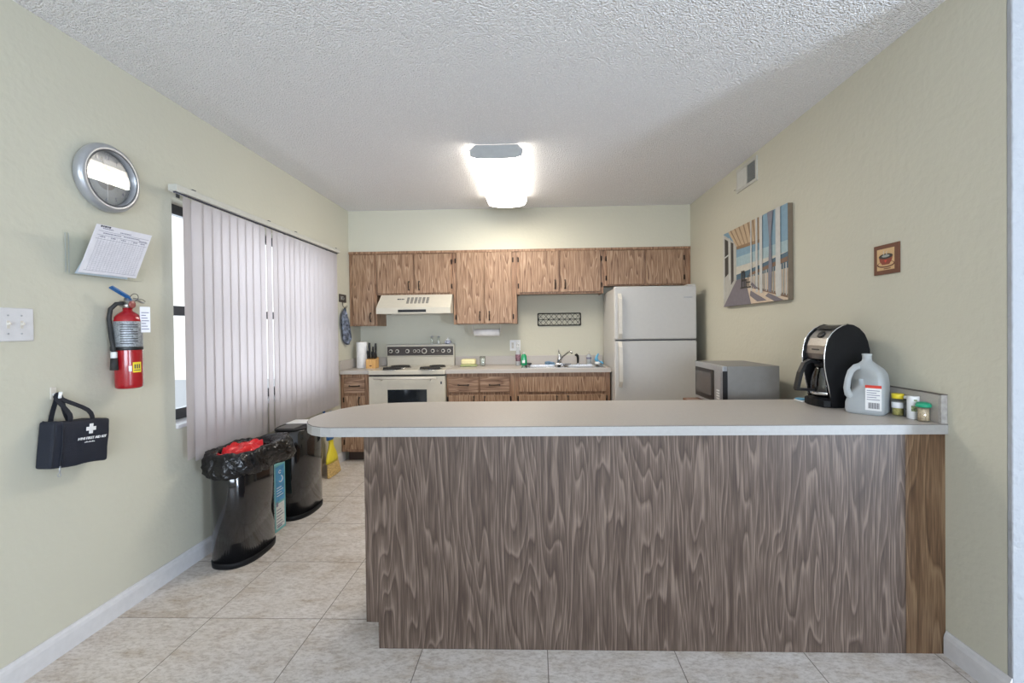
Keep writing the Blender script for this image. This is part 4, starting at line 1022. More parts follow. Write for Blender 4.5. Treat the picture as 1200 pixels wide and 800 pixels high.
# ------------------------------------------------------------------ right wall
v = thing('air_vent', (XR, 3.6, 2.5), 'white air vent grille high on the right wall above the canvas', 'air vent')
VX = XR; VY0, VY1, VZ0, VZ1 = 3.43, 3.77, 2.415, 2.600
b = bm_new()
for q in ((VY0, VY1, VZ0, VZ0+.022), (VY0, VY1, VZ1-.022, VZ1), (VY0, VY0+.022, VZ0+.022, VZ1-.022), (VY1-.022, VY1, VZ0+.022, VZ1-.022), (3.59, 3.605, VZ0+.022, VZ1-.022)): add_box(b, VX-.010, VX-.0005, *q)
obj('frame', b, M['vent'], v)
b = bm_new(); add_box(b, VX-.0018, VX-.0006, VY0+.02, VY1-.02, VZ0+.02, VZ1-.02); obj('duct_back', b, M['darkgrey'], v)
for side, (y0, y1) in enumerate(((VY0+.024, 3.588), (3.607, VY1-.024))):
    b = bm_new(); n_ = 10
    for k in range(n_):
        y = y0+(y1-y0)*(k+.5)/n_; add_box(b, VX-.0145, VX+.0015, y-.0008, y+.0008, VZ0+.024, VZ1-.024, rot=Matrix.Rotation(radians(-62 if side else 64), 3, 'Z'))
    obj('louvre_bank', b, M['vent'], v)
b = bm_new(); add_box(b, VX-.022, VX-.010, 3.775, 3.80, 2.445, 2.452); obj('damper_lever', b, M['ivory'], v)

def flat_art(base, U, Vv, W, H, nrm, polys, parent, name='print'):
    """polys: list of (material key, [(u,v)...]); layered a hair apart on the canvas"""
    base, U, Vv, nrm = Vector(base), Vector(U), Vector(Vv), Vector(nrm); ms = []; b = bm_new()
    for i, (mk, pts) in enumerate(polys):
        if mk not in ms: ms.append(mk)
        add_poly(b, [base+U*(u*W)+Vv*(w*H)+nrm*(.0004+.00012*i) for u, w in pts], ms.index(mk))
    o = obj(name, b, [M[k] for k in ms], parent, fix=False)
    return o
cv = thing('canvas_picture', (XR, 3.47, 1.5), 'large canvas print of a seaside porch on the right wall', 'picture')
CY0, CY1, CZ0, CZ1 = 2.975, 3.97, 1.508, 2.125
b = bm_new(); add_box(b, XR-.034, XR-.0005, CY0, CY1, CZ0, CZ1, .002, 1); obj('stretched_canvas', b, M['p_edge'], cv, 'brown canvas edge')
rect = lambda u0, u1, v0, v1: [(u0, v0), (u1, v0), (u1, v1), (u0, v1)]
art = [('p_sky', rect(0, 1, .40, 1)), ('p_sky2', rect(0, 1, .40, .62)), ('p_cream', rect(0, 1, .40, .50)), ('p_sea', [(.2, .30), (1, .30), (1, .50), (.75, .46), (.55, .43), (.2, .39)]), ('p_sand', rect(.2, 1, 0, .33)),
       ('p_wall', [(0, 0), (.25, .33), (.25, .80), (0, 1)]), ('p_win', [(.03, .40), (.10, .44), (.10, .88), (.03, .93)]), ('p_white', [(.03, .66), (.10, .68), (.10, .70), (.03, .68)]), ('p_win', [(.15, .28), (.20, .33), (.20, .82), (.15, .85)]), ('p_white', [(.115, .35), (.135, .36), (.135, .9), (.115, .92)]), ('p_white', [(.0, .1), (.02, .12), (.02, .98), (0, 1)]),
       ('p_floor', [(0, 0), (.50, 0), (.40, .33), (.25, .33)]), ('p_roof', [(.10, 1), (.68, 1), (.64, .72), (.27, .74)])]
for k in range(7):
    u0 = .14+k*.077; u1 = .30+k*.052; art.append(('p_beam', [(u0, 1), (u0+.022, 1), (u1+.010, .735), (u1, .735)]))
art += [('p_beam', [(.26, .72), (.64, .70), (.64, .74), (.26, .76)]), ('p_rail', [(.48, .34), (1, .40), (1, .45), (.48, .375)]), ('p_rail', [(.48, .20), (1, .02), (1, .06), (.48, .22)])]
for k in range(16):
    u = .50+k*.032; art.append(('p_white' if k % 2 else 'p_grey', [(u, .20-(u-.48)*.30), (u+.014, .195-(u-.48)*.30), (u+.014, .345+(u-.48)*.09), (u, .345+(u-.48)*.09)]))
for (u, w_) in ((.50, .02), (.58, .03), (.64, .04), (.86, .06)): art.append(('p_white', [(u, .16-(u-.48)*.30), (u+w_, .16-(u-.48)*.30), (u+w_, 1), (u, 1)]))
art += [('p_post', [(.76, .12), (.80, .10), (.815, .4), (.80, .7), (.83, 1), (.75, 1), (.775, .7), (.765, .4)]), ('p_floor', [(.50, .16), (.74, .02), (.60, .02), (.49, .10)]), ('p_floor', [(.52, .26), (.62, .17), (.58, .17), (.50, .23)]), ('p_floor', [(.76, .10), (.96, .0), (.84, .0), (.72, .07)])]
for (x0, x1, z0, z1) in ((.345, .36, .22, .42), (.39, .405, .22, .42), (.345, .405, .40, .425), (.345, .44, .29, .315), (.425, .44, .22, .30), (.33, .45, .205, .222), (.365, .372, .3, .42), (.46, .47, .22, .36), (.44, .50, .26, .275), (.44, .51, .20, .215)): art.append(('p_win', rect(x0, x1, z0, z1)))
flat_art((XR-.034, CY1, CZ0), (0, -1, 0), (0, 0, 1), CY1-CY0, CZ1-CZ0, (-1, 0, 0), art, cv)

cp_ = thing('coffee_picture', (XR, 2.195, 1.575), 'small brown picture of a steaming cup on the right wall', 'picture')
b = bm_new(); add_box(b, XR-.008, XR-.0005, 2.120, 2.272, 1.577, 1.716, .001, 1); obj('backing', b, M['p_brown'], cp_)
art = [('p_tan', rect(.14, .84, .14, .86)), ('p_brown', [(.5+.36*cos(t)*1.0, .33+.11*sin(t)) for t in [2*pi*i/24 for i in range(24)]]), ('p_tan', [(.5+.31*cos(t), .345+.08*sin(t)) for t in [2*pi*i/24 for i in range(24)]]),
       ('p_cup', [(.22, .60), (.78, .60), (.74, .44), (.64, .32), (.36, .32), (.26, .44)]), ('p_coffee', [(.5+.28*cos(t), .60+.09*sin(t)) for t in [2*pi*i/24 for i in range(24)]]), ('p_grey', [(.5+.16*cos(t), .61+.045*sin(t)) for t in [2*pi*i/16 for i in range(16)]]),
       ('p_cream', [(.40, .66), (.44, .66), (.42, .74), (.45, .82), (.40, .76)]), ('p_cream', [(.52, .66), (.56, .66), (.54, .72), (.58, .80), (.52, .74)]), ('p_red', [(.44, .47), (.55, .47), (.50, .38)]), ('p_brown', rect(.42, .70, .17, .20))]
flat_art((XR-.008, 2.272, 1.577), (0, -1, 0), (0, 0, 1), .152, .139, (-1, 0, 0), art, cp_)

# ------------------------------------------------------------------ microwave on a low stand
st = thing('kitchen_stand', (1.37, 3.13, 0), 'low dark wood stand holding the microwave behind the peninsula', 'stand')
SX0, SX1, SY0, SY1, SZ = 1.085, XR-.012, 2.86, 3.40, .822
b = bm_new(); add_box(b, SX0, SX1, SY0, SY1, SZ-.025, SZ, .003, 1); obj('stand_top', b, M['standwood'], st)
b = bm_new(); add_box(b, SX0+.05, SX1-.02, SY0+.04, SY1-.04, .30, .32); obj('shelf', b, M['standwood'], st)
for x in (SX0+.02, SX1-.05):
    for y in (SY0+.02, SY1-.05):
        b = bm_new(); add_box(b, x, x+.03, y, y+.03, 0, SZ-.0255); obj('leg', b, M['standwood'], st)
mw = thing('microwave_oven', (1.34, 3.12, SZ), 'grey microwave oven behind the peninsula, front turned to the kitchen', 'microwave')
MX0, MX1, MY0, MY1, MZ0, MZ1 = 1.163, 1.512, 2.875, 3.365, SZ+.012, 1.093
b = bm_new(); add_box(b, MX0+.03, MX1, MY0, MY1, MZ0, MZ1, .004, 2)
for x in (MX0+.06, MX1-.06):
    for y in (MY0+.05, MY1-.05): add_cyl(b, (x, y, SZ+.0005), (x, y, MZ0), .012, n=10)
obj('case', b, M['mwgrey'], mw)
b = bm_new(); add_box(b, MX0, MX0+.029, MY0+.0, MY1, MZ0, MZ1, .004, 2); fp = obj('front_frame', b, M['silver'], mw)
b = bm_new(); add_box(b, MX0-.004, MX0-.0005, MY0+.135, MY1-.018, MZ0+.02, MZ1-.035, .002, 1); dr = obj('door', b, M['black'], mw)
b = bm_new(); add_box(b, MX0-.0055, MX0-.0045, MY0+.175, MY1-.045, MZ0+.05, MZ1-.06); obj('window', b, M['mwglass'], dr)
b = bm_new(); add_box(b, MX0-.004, MX0-.0005, MY0+.018, MY0+.125, MZ0+.02, MZ1-.035, .002, 1); cpn = obj('control_panel', b, M['silver'], mw)
b = bm_new(); add_box(b, MX0-.0005, MX0+.028, MY0-.004, MY0-.0005, MZ0+.004, MZ1-.03); obj('side_trim', b, M['black'], mw)
for k in range(5):
    b = bm_new(); add_box(b, MX0-.006, MX0-.0045, MY0+.04, MY0+.085, MZ0+.03+k*.017, MZ0+.038+k*.017); obj('button', b, M['white'], cpn)
# folded cloth on the counter beside the microwave
b = bm_new()
add_box(b, 1.40, 1.545, 2.44, 2.525, PH+.0005, PH+.006, .002, 2, mi=0); add_box(b, 1.405, 1.452, 2.47, 2.522, PH+.0062, PH+.013, .003, 2, mi=1)
single('folded_cloth', b, [M['white'], M['lightblue']], 'thin white and blue folded cloth at the back edge behind the coffee maker', 'cloth')

# ------------------------------------------------------------------ coffee maker
cm = thing('coffee_maker', (1.50, 2.35, PH), 'black and steel drip coffee maker with rounded side on the counter', 'coffee maker')
sidep = [(1.433, PH+.004), (1.433, .985), (1.424, 1.03), (1.411, 1.088), (1.403, 1.14), (1.402, 1.19), (1.408, 1.235), (1.420, 1.272), (1.438, 1.300), (1.462, 1.322), (1.488, 1.337), (1.514, 1.345), (1.540, 1.341), (1.568, 1.325), (1.592, 1.298), (1.608, 1.262), (1.615, 1.22), (1.616, 1.17), (1.612, 1.10), (1.600, 1.02), (1.588, .96), (1.582, PH+.004)]
for y0, y1 in ((2.255, 2.271), (2.429, 2.445)):
    b = bm_new(); add_prism(b, sidep, 'y', y0, y1, bev=.004); obj('side_plate', b, M['satinblack'], cm)
    b = bm_new(); ym = y0-.0003 if y0 < 2.3 else y1+.0003
    yt = y0+.004 if y0 < 2.3 else y1-.004
    add_tube(b, [(x-.0015 if z_ < 1.33 else x, yt, z_+.001) for x, z_ in sidep[1:12]], .0030, 8); obj('chrome_trim', b, M['chrome'], cm)
# brew head, back column, base
def scale_in(p_, d): return [(x+d if x < 1.5 else x-d, z_-d if z_ > 1.1 else z_) for x, z_ in p_]
head = [(1.420, 1.172), (1.412, 1.20), (1.417, 1.24), (1.430, 1.276), (1.448, 1.300), (1.468, 1.318), (1.492, 1.332), (1.515, 1.339), (1.54, 1.335), (1.56, 1.322), (1.56, 1.172)]
b = bm_new(); add_prism(b, head, 'y', 2.2715, 2.4285); obj('brew_head', b, M['steel'], cm)
b = bm_new(); add_prism(b, [(1.4605, 1.3215), (1.486, 1.3365), (1.515, 1.3425), (1.542, 1.339), (1.565, 1.324), (1.565, 1.318), (1.486, 1.333)], 'y', 2.275, 2.425, bev=.0008, seg=1); obj('lid', b, M['black'], cm)
b = bm_new(); add_lathe(b, [(.020, 0), (.020, .004), (.013, .006), (0, .006)], (0, 0, 0), 20)
for v_ in b.verts: v_.co.y *= 1.2
bmesh.ops.rotate(b, verts=b.verts, cent=(0, 0, 0), matrix=Matrix.Rotation(radians(-52), 3, 'Y')); lift(b, (1.441, 2.345, 1.2945)); obj('brew_button', b, M['black'], cm)
b = bm_new()
for k in range(7): add_box(b, 1.4115, 1.4125, 2.372-k*.009, 2.378-k*.009, 1.217, 1.223)
obj('maker_mark', b, M['darkgrey'], cm)
b = bm_new(); add_box(b, 1.535, 1.60, 2.2715, 2.4285, .975, 1.171); obj('back_column', b, M['black'], cm)
b = bm_new(); add_prism(b, [(1.432, 2.262), (1.582, 2.262), (1.582, 2.438), (1.420, 2.438), (1.402, 2.425), (1.395, 2.39), (1.393, 2.35), (1.396, 2.31), (1.408, 2.275)], 'z', PH+.0006, .975, bev=.004); add_lathe(b, [(.070, 0), (.070, .005), (.0, .005)], (1.463, 2.352, .9755), 28); obj('base', b, M['satinblack'], cm)
b = bm_new(); add_lathe(b, [(.046, 0), (.058, .006), (.064, .03), (.063, .07), (.056, .11), (.046, .14), (.043, .152)], (1.463, 2.352, .982), 32); cf = obj('carafe', b, M['smokeglass'], cm, 'glass coffee pot')
b = bm_new(); add_lathe(b, [(.064, .012), (.0655, .014), (.0655, .026), (.064, .028)], (1.463, 2.352, .982), 32); obj('carafe_band', b, M['chrome'], cf)
b = bm_new(); add_lathe(b, [(.045, .1525), (.046, .165), (.035, .180), (0, .182)], (1.463, 2.352, .982), 28); obj('carafe_lid', b, M['black'], cf)
b = bm_new(); add_tube(b, [(1.425, 2.345, 1.150), (1.380, 2.34, 1.165), (1.350, 2.337, 1.150), (1.328, 2.335, 1.105), (1.312, 2.333, 1.040), (1.308, 2.332, 1.022)], 0, flat=(.030, .016, (0, 1, 0)))
add_tube(b, [(1.306, 2.333, 1.023), (1.345, 2.337, 1.021), (1.3985, 2.345, 1.016)], 0, flat=(.028, .012, (0, 1, 0))); obj('carafe_handle', b, M['black'], cf)

# ------------------------------------------------------------------ water jug
JC = Vector((1.519, 2.140, 0)); JR = radians(43); JS = .075
jg = thing('gallon_jug', (JC.x, JC.y, PH), 'milky plastic gallon jug with red topped label beside the coffee maker', 'jug')
b = bm_new(); rows = []; nJ = 48
lv = [(.90, .0006), (.97, .006), (1.0, .02), (.985, .05), (1.0, .09), (1.0, .125), (.985, .150), (.93, .178), (.80, .200), (.58, .218), (.38, .230), (.26, .238), (.235, .246), (.235, .262), (.262, .264), (.262, .270), (.21, .2705), (.20, .255)]
for s_, z_ in lv:
    nn = 6 if s_ > .9 else (4 if s_ > .6 else 2.2)
    row = []
    for (x, y) in superellipse(0, 0, JS*s_, JS*s_, nn, nJ): row.append(b.verts.new((x, y, z_)))
    rows.append(row)
for P_, Q_ in zip(rows, rows[1:]):
    for i in range(nJ): b.faces.new((P_[i], P_[(i+1) % nJ], Q_[(i+1) % nJ], Q_[i])).smooth = True
b.faces.new(rows[0][::-1])
bmesh.ops.rotate(b, verts=b.verts, cent=(0, 0, 0), matrix=Matrix.Rotation(JR, 3, 'Z')); lift(b, (JC.x, JC.y, PH))
# handle corner is pressed in so that the grip stands clear of it
hd = Vector((-1, .03, 0)).normalized()
for v_ in b.verts:
    d = (v_.co-JC); h_ = v_.co.z-PH
    k_ = d.x*hd.x+d.y*hd.y
    if .085 < h_ < .215 and k_ > .012:
        w_ = min(1, sin((h_-.085)/.13*pi)*2.2); v_.co -= hd*(k_-.012)*w_*.8
jb = obj('jug_body', b, M['milk'], jg)
def JP(k, side, h_): return JC+hd*k+Vector((-hd.y, hd.x, 0))*side+Vector((0, 0, PH+h_))
b = bm_new(); add_tube(b, [JP(.020, 0, .216), JP(.052, 0, .209), JP(.072, 0, .190), JP(.084, 0, .155), JP(.090, 0, .115), JP(.084, 0, .088), JP(.066, 0, .076)], [.016, .014, .013, .0125, .013, .015, .020], 14); obj('grip', b, M['milk'], jb)
b = bm_new(); add_lathe(b, [(JS*.60, .004), (JS*.66, .02), (JS*.66, .155), (0, .1555)], (JC.x+.02, JC.y, PH), 24)
obj('water', b, mat('water_tint', (.55, .63, .70), .1, trans=.0), jb)
u = Vector((cos(JR-pi), sin(JR-pi), 0)); w = Vector((cos(JR-pi/2), sin(JR-pi/2), 0))   # face towards the camera
def face_rect(c0, c1, z0, z1, off): return [JC+u*(JS+off)+w*c0+Vector((0, 0, PH+z0)), JC+u*(JS+off)+w*c1+Vector((0, 0, PH+z0)), JC+u*(JS+off)+w*c1+Vector((0, 0, PH+z1)), JC+u*(JS+off)+w*c0+Vector((0, 0, PH+z1))]
b = bm_new()
def slab(b, P_, n_, th, mi=0):
    A = [b.verts.new(q) for q in P_]; B = [b.verts.new(q+n_*th) for q in P_]
    fs = [b.faces.new(A[::-1]), b.faces.new(B)]+[b.faces.new((A[i], A[(i+1) % 4], B[(i+1) % 4], B[i])) for i in range(4)]
    for q in fs: q.material_index = mi
slab(b, face_rect(.008, .067, .024, .135, .0005), u, .0008, 0); slab(b, face_rect(.008, .067, .122, .135, .0014), u, .0004, 1)
for k in range(5): slab(b, face_rect(.014, .061-(k % 2)*.012, .070+k*.010, .073+k*.010, .0014), u, .0003, 2)
for k in range(9): slab(b, face_rect(.020+k*.0045, .0225+k*.0045, .032, .058, .0014), u, .0003, 3)
obj('label', b, [M['white'], M['p_red'], M['ink'], M['dark_ink']], jb)

# ------------------------------------------------------------------ small jars by the splash
z0 = PH+.0006
def jar_at(x, y): return (x, y, z0)
c0 = jar_at(1.604, 2.073)
j = thing('spice_jar', c0, 'small glass jar with yellow lid in front of the jug', 'jar')
b = bm_new(); add_lathe(b, [(.018, 0), (.0225, .003), (.0225, .066), (.018, .074)], c0, 24); g = obj('glass_body', b, M['jarglass'], j)
b = bm_new(); add_lathe(b, [(.020, .003), (.020, .034), (0, .035)], c0, 20); obj('contents', b, M['spice'], g)
b = bm_new(); add_lathe(b, [(.0229, .034), (.0231, .035), (.0231, .058), (.0229, .059)], c0, 24); obj('label', b, M['white'], g)
b = bm_new(); add_lathe(b, [(.0215, .0745), (.0228, .076), (.0228, .094), (.021, .096), (0, .096)], c0, 24); obj('lid', b, M['yellow'], j)
c0 = jar_at(1.6185, 2.040)
j = thing('pepper_shaker', c0, 'slim black shaker with white top between the yellow-lidded jar and white canister', 'shaker')
b = bm_new(); add_lathe(b, [(.012, 0), (.0125, .002), (.0125, .078)], c0, 18); obj('body', b, mat('black_white_print', (.09, .09, .09), .5, noise=1.0, nscale=140), j)
b = bm_new(); add_lathe(b, [(.0128, .0785), (.0128, .088), (.010, .090), (0, .090)], c0, 18); obj('cap', b, M['white'], j)
c0 = jar_at(1.609, 1.997)
j = thing('salt_canister', c0, 'plain white round canister between the shaker and the toothpick jar', 'canister')
b = bm_new(); add_lathe(b, [(.0205, 0), (.0215, .002), (.0215, .094), (.0205, .096), (0, .096)], c0, 24); cb = obj('body', b, M['white'], j)
b = bm_new(); ca_ = math.atan2(-2.0, -1.608)
add_patch(b, (c0[0], c0[1], 0), .0218, ca_-.3, ca_+.75, PH+.034, PH+.058, 8); add_patch(b, (c0[0], c0[1], 0), .0218, ca_+.1, ca_+.7, PH+.078, PH+.084, 8); obj('print', b, mat('olive_print', (.22, .26, .12), .6, noise=.9, nscale=160), cb)
c0 = jar_at(1.607, 1.943)
j = thing('toothpick_jar', c0, 'short jar of toothpicks with green lid at the counter corner', 'jar')
b = bm_new(); add_lathe(b, [(.0215, 0), (.0225, .002), (.0225, .056), (.020, .058)], c0, 24); g = obj('glass_body', b, M['jarglass'], j)
b = bm_new(); rnd = random.Random(3)
for k in range(46):
    a = rnd.uniform(0, 2*pi); rr_ = .0195*math.sqrt(rnd.uniform(.45, 1)); a2 = a+rnd.uniform(-.5, .5)
    add_cyl(b, (c0[0]+rr_*cos(a), c0[1]+rr_*sin(a), z0+.003), (c0[0]+rr_*cos(a2), c0[1]+rr_*sin(a2), z0+.054), .0011, n=5)
add_lathe(b, [(.016, .003), (.016, .050), (0, .051)], c0, 16)
obj('toothpicks', b, M['toothpick'], g)['kind'] = 'stuff'
b = bm_new(); add_lathe(b, [(.0225, .0585), (.0265, .060), (.0265, .068), (.022, .076), (.012, .079), (0, .0795)], c0, 24); obj('lid', b, M['greenlid'], j)

# ------------------------------------------------------------------ things on the rear worktops
z0 = PH+.0006
# paper towel standing in the corner
c0 = (-1.945+.0, 4.83, z0)
t = thing('paper_towel_roll', c0, 'tall white paper towel roll standing in the left corner of the worktop', 'paper towel')
c0 = (-1.885, 4.93, z0)
b = bm_new(); add_lathe(b, [(.056, 0), (.058, .003), (.058, .277), (.056, .280), (.02, .280), (.02, .27)], c0, 36); obj('roll', b, M['tissue'], t)
b = bm_new(); add_lathe(b, [(.0195, .255), (.0195, .284), (.017, .284), (.017, .255)], c0, 20); obj('core', b, mat('cardboard_core', (.42, .32, .22), .9), t)
# knife block
t = thing('knife_block', (-1.76, 4.87, z0), 'small orange wood knife block with black handled knives beside the range', 'knife block')
b = bm_new(); add_prism(b, [(4.82, z0), (4.93, z0), (4.93, z0+.115), (4.82, z0+.095)], 'x', -1.805, -1.700, bev=.003); blk = obj('block', b, M['blockwood'], t)
b = bm_new(); add_box(b, -1.766, -1.742, 4.8185, 4.8197, z0+.022, z0+.034); obj('burnt_mark', b, M['p_brown'], blk)
for (x, y, h_, w_) in [(q0, q1, q2, q3*1.45) for q0, q1, q2, q3 in ((-1.790, 4.90, .155, .020), (-1.752, 4.905, .115, .016), (-1.722, 4.90, .150, .020), (-1.795, 4.86, .085, .015), (-1.772, 4.86, .070, .014), (-1.750, 4.86, .075, .014), (-1.728, 4.86, .068, .014), (-1.710, 4.865, .09, .014))]:
    zb_ = z0+.104+(.012 if y > 4.88 else 0)
    b = bm_new(); add_tube(b, [(x, y, zb_), (x, y-.006, zb_+h_*.35), (x+.002, y-.014, zb_+h_*.75), (x+.006, y-.02, zb_+h_)], [w_*.42, w_*.36, w_*.48, w_*.36], 8); kn = single('kitchen_knife', b, M['black'], 'black knife handle standing up in the orange wood block', 'knife', 'knives in the block')
# butter dish like packet
t = thing('sponge_tray', (-.73, 4.985, z0), 'pale yellow sponge pack on a green tray right of the range', 'sponge')
b = bm_new(); add_box(b, -.815, -.635, 4.93, 5.04, z0, z0+.022, .008, 2); obj('tray', b, M['sage'], t)
b = bm_new(); add_box(b, -.805, -.650, 4.94, 5.03, z0+.0225, z0+.080, .014, 3); obj('sponge_pack', b, M['yel2'], t)
# glass tumbler
c0 = (-.575, 4.99, z0)
t = thing('glass_tumbler', c0, 'clear drinking glass standing alone between sponge pack and sink', 'glass')
b = bm_new(); add_lathe(b, [(.026, 0), (.028, .003), (.034, .110), (.032, .110), (.026, .012), (0, .012)], c0, 28); obj('tumbler', b, M['jarglass'], t)
b = bm_new(); add_lathe(b, [(.020, .0125), (.024, .085), (0, .086)], c0, 20); obj('paper_lining', b, M['white'], t, 'white contents')
# bottles left of the sink
c0 = (-.188, 5.02, z0)
t = thing('spray_bottle', c0, 'tall clear bottle with dark label left of the sink, behind the green soap', 'bottle')
b = bm_new(); add_lathe(b, [(.024, 0), (.027, .004), (.027, .13), (.020, .165), (.011, .185), (.011, .200)], c0, 24); g = obj('bottle_body', b, M['milk'], t)
b = bm_new(); add_lathe(b, [(.0273, .05), (.0275, .051), (.0275, .122), (.0273, .123)], c0, 24); obj('label', b, mat('dark_floral_label', (.20, .10, .13), .5, noise=1, nscale=60), g)
b = bm_new(); add_lathe(b, [(.014, .2005), (.014, .218), (.006, .222), (.006, .245)], c0, 16); add_box(b, c0[0]-.012, c0[0]+.010, c0[1]-.03, c0[1]+.01, z0+.238, z0+.252, .003, 1); obj('pump', b, M['white'], t)
c0 = (-.122, 4.995, PH+.0072)
t = thing('dish_soap_bottle', c0, 'green dish soap bottle standing at the left end of the sink', 'bottle')
b = bm_new(); add_lathe(b, [(.5, 0), (.55, .004), (.55, .03), (.5, .075), (.46, .10), (.30, .118), (.20, .122)], (0, 0, 0), 24)
for v_ in b.verts: v_.co.x *= .062; v_.co.y *= .038
lift(b, c0); g = obj('bottle_body', b, M['green'], t)
b = bm_new(); add_lathe(b, [(.011, .1225), (.011, .132), (.005, .136), (.005, .142), (0, .142)], c0, 16); obj('cap', b, M['white'], t)
b = bm_new(); add_box(b, c0[0]-.018, c0[0]+.012, c0[1]-.0235, c0[1]-.0215, c0[2]+.025, c0[2]+.055); obj('label', b, M['white'], g)
b = bm_new(); add_tube(b, [(-.075+.028*cos(t_), 5.06+.018*sin(t_), PH+.0165+.004*sin(t_*5)) for t_ in [2*pi*i/24 for i in range(24)]], .0095, 8, closed=True); add_box(b, -.095, -.055, 5.05, 5.07, PH+.0075, PH+.020, .003, 1)
single('scouring_pad', b, M['darkgrey'], 'dark coiled scouring pad lying just right of the green dish soap', 'scrubber')
b = bm_new(); add_box(b, .105, .222, 4.985+.03, 5.09, PH+.0073, PH+.018, .004, 2); add_box(b, .115, .200, 5.0+.02, 5.085, PH+.0185, PH+.036, .006, 2); add_tube(b, [(.11, 5.04, PH+.03), (.145, 5.02, PH+.04), (.18, 5.03, PH+.03), (.212, 5.045, PH+.022)], .009, 8)
single('dishcloth', b, M['bluecloth'], 'folded blue grey dishcloth lying left of the faucet', 'cloth')
c0 = (.595, 5.075, PH+.0072)
t = thing('soap_dispenser', c0, 'clear pump soap dispenser right of the black sprayer', 'soap dispenser')
b = bm_new(); add_lathe(b, [(.026, 0), (.028, .004), (.028, .085), (.018, .105), (.012, .11)], c0, 24); obj('bottle_body', b, M['milk'], t)
b = bm_new(); add_lathe(b, [(.013, .1105), (.013, .122), (.004, .124), (.004, .150)], c0, 14); add_box(b, c0[0]-.007, c0[0]+.007, c0[1]-.035, c0[1]+.008, c0[2]+.148, c0[2]+.156, .002, 1); obj('pump', b, M['ivory'], t)
b = bm_new(); add_lathe(b, [(.0283, .055), (.0285, .056), (.0285, .075), (.0283, .076)], c0, 24); obj('label', b, M['ink'], t)
t = thing('dish_brush', (.70, 5.07, PH), 'blue and white dish brush at the right end of the sink', 'brush')
b = bm_new(); add_lathe(b, [(.030, 0), (.036, .006), (.030, .022), (.014, .03), (0, .031)], (.690, 5.07, PH+.0072), 20); obj('brush_head', b, M['white'], t)
b = bm_new(); add_tube(b, [(.690, 5.07, PH+.036), (.672, 5.06, PH+.060), (.680, 5.075, PH+.085), (.700, 5.08, PH+.120)], [.020, .022, .014, .008], 10); add_tube(b, [(.695, 5.07, PH+.03), (.73, 5.04, PH+.03), (.742, 5.03, PH+.012)], .011, 8); obj('handle', b, M['lightblue'], t)

# shakers on top of the range
zt = 1.1826
for x, g_ in ((-1.164, 0), (-1.088, 1)):
    c0 = (x, YW-.06, zt)
    t = thing('salt_shaker', c0, ('left' if not g_ else 'right')+' one of two slim clear shakers on the range backguard', 'shaker')
    b = bm_new(); add_lathe(b, [(.015, 0), (.017, .003), (.016, .06), (.013, .072)], c0, 20); gb = obj('glass_body', b, M['jarglass'], t)
    b = bm_new(); add_lathe(b, [(.013, .003), (.013, .035 if g_ else .012), (0, .0355 if g_ else .0125)], c0, 16); obj('contents', b, M['white'], gb)
    b = bm_new(); add_lathe(b, [(.014, .0725), (.014, .082), (.010, .09), (0, .091)], c0, 18); obj('cap', b, M['silver'], t)
c0 = (-.982, YW-.058, zt)
t = thing('sugar_bowl', c0, 'small patterned lidded bowl at the right end of the range backguard', 'bowl')
b = bm_new(); add_lathe(b, [(.020, 0), (.034, .008), (.038, .022), (.032, .036), (.026, .040)], c0, 24); obj('bowl_body', b, mat('blue_white_china', (.40, .42, .50), .25, noise=.7, nscale=70), t)
b = bm_new(); add_lathe(b, [(.028, .0405), (.022, .052), (.008, .058), (.009, .066), (0, .070)], c0, 24); obj('lid', b, M['white'], t)

# outlet, metal art, under-cabinet paper towel
t = thing('wall_outlet', (-.222, YW, 1.155), 'white double outlet plate on the rear wall left of the sink', 'outlet')
b = bm_new(); add_box(b, -.285, -.165, YW-.006, YW-.0005, 1.095, 1.215, .003, 2); pl = obj('plate', b, M['white'], t)
for x in (-.253, -.197):
    b = bm_new(); add_box(b, x-.013, x+.013, YW-.0085, YW-.0062, 1.12, 1.19, .001, 1); sk = obj('socket', b, M['ivory'], t)
    b = bm_new()
    for zz in (1.137, 1.172):
        for dx in (-.005, .005): add_box(b, x+dx-.001, x+dx+.001, YW-.0092, YW-.0086, zz-.004, zz+.004)
    obj('slots', b, M['dark_ink'], sk)
t = thing('metal_wall_art', (.278, YW, 1.44), 'black openwork metal wall decoration above the sink', 'wall decoration')
AX0, AX1, AZ0, AZ1, AY = .038, .518, 1.378, 1.512, YW-.012
b = bm_new(); fr = [(AX0, AY, AZ0), (AX1, AY, AZ0), (AX1, AY, AZ1), (AX0, AY, AZ1)]
for i in range(4): add_cyl(b, fr[i], fr[(i+1) % 4], .006, n=8)
for x in (AX0+.02, AX1-.02): add_cyl(b, (x, AY, AZ1), (x, YW-.0005, AZ1), .004, n=8)
obj('border', b, M['wire'], t)
b = bm_new(); cw = (AX1-AX0)/4; zm = (AZ0+AZ1)/2
for k in range(4):
    x0 = AX0+k*cw; x1 = x0+cw; xm = (x0+x1)/2
    for p0, p1 in (((x0, AZ0), (x1, AZ1)), ((x0, AZ1), (x1, AZ0)), ((x0, zm), (xm, AZ1)), ((xm, AZ1), (x1, zm)), ((x1, zm), (xm, AZ0)), ((xm, AZ0), (x0, zm))): add_cyl(b, (p0[0], AY, p0[1]), (p1[0], AY, p1[1]), .0024, n=6)
add_cyl(b, (AX0, AY, zm), (AX1, AY, zm), .0032, n=6)
for k in range(5): add_lathe(b, [(.009, -.004), (.009, .004)], (AX0+min(max(k*cw, .004), AX1-AX0-.004), AY, zm), 12, axis='y')
obj('lattice', b, M['wire'], t)
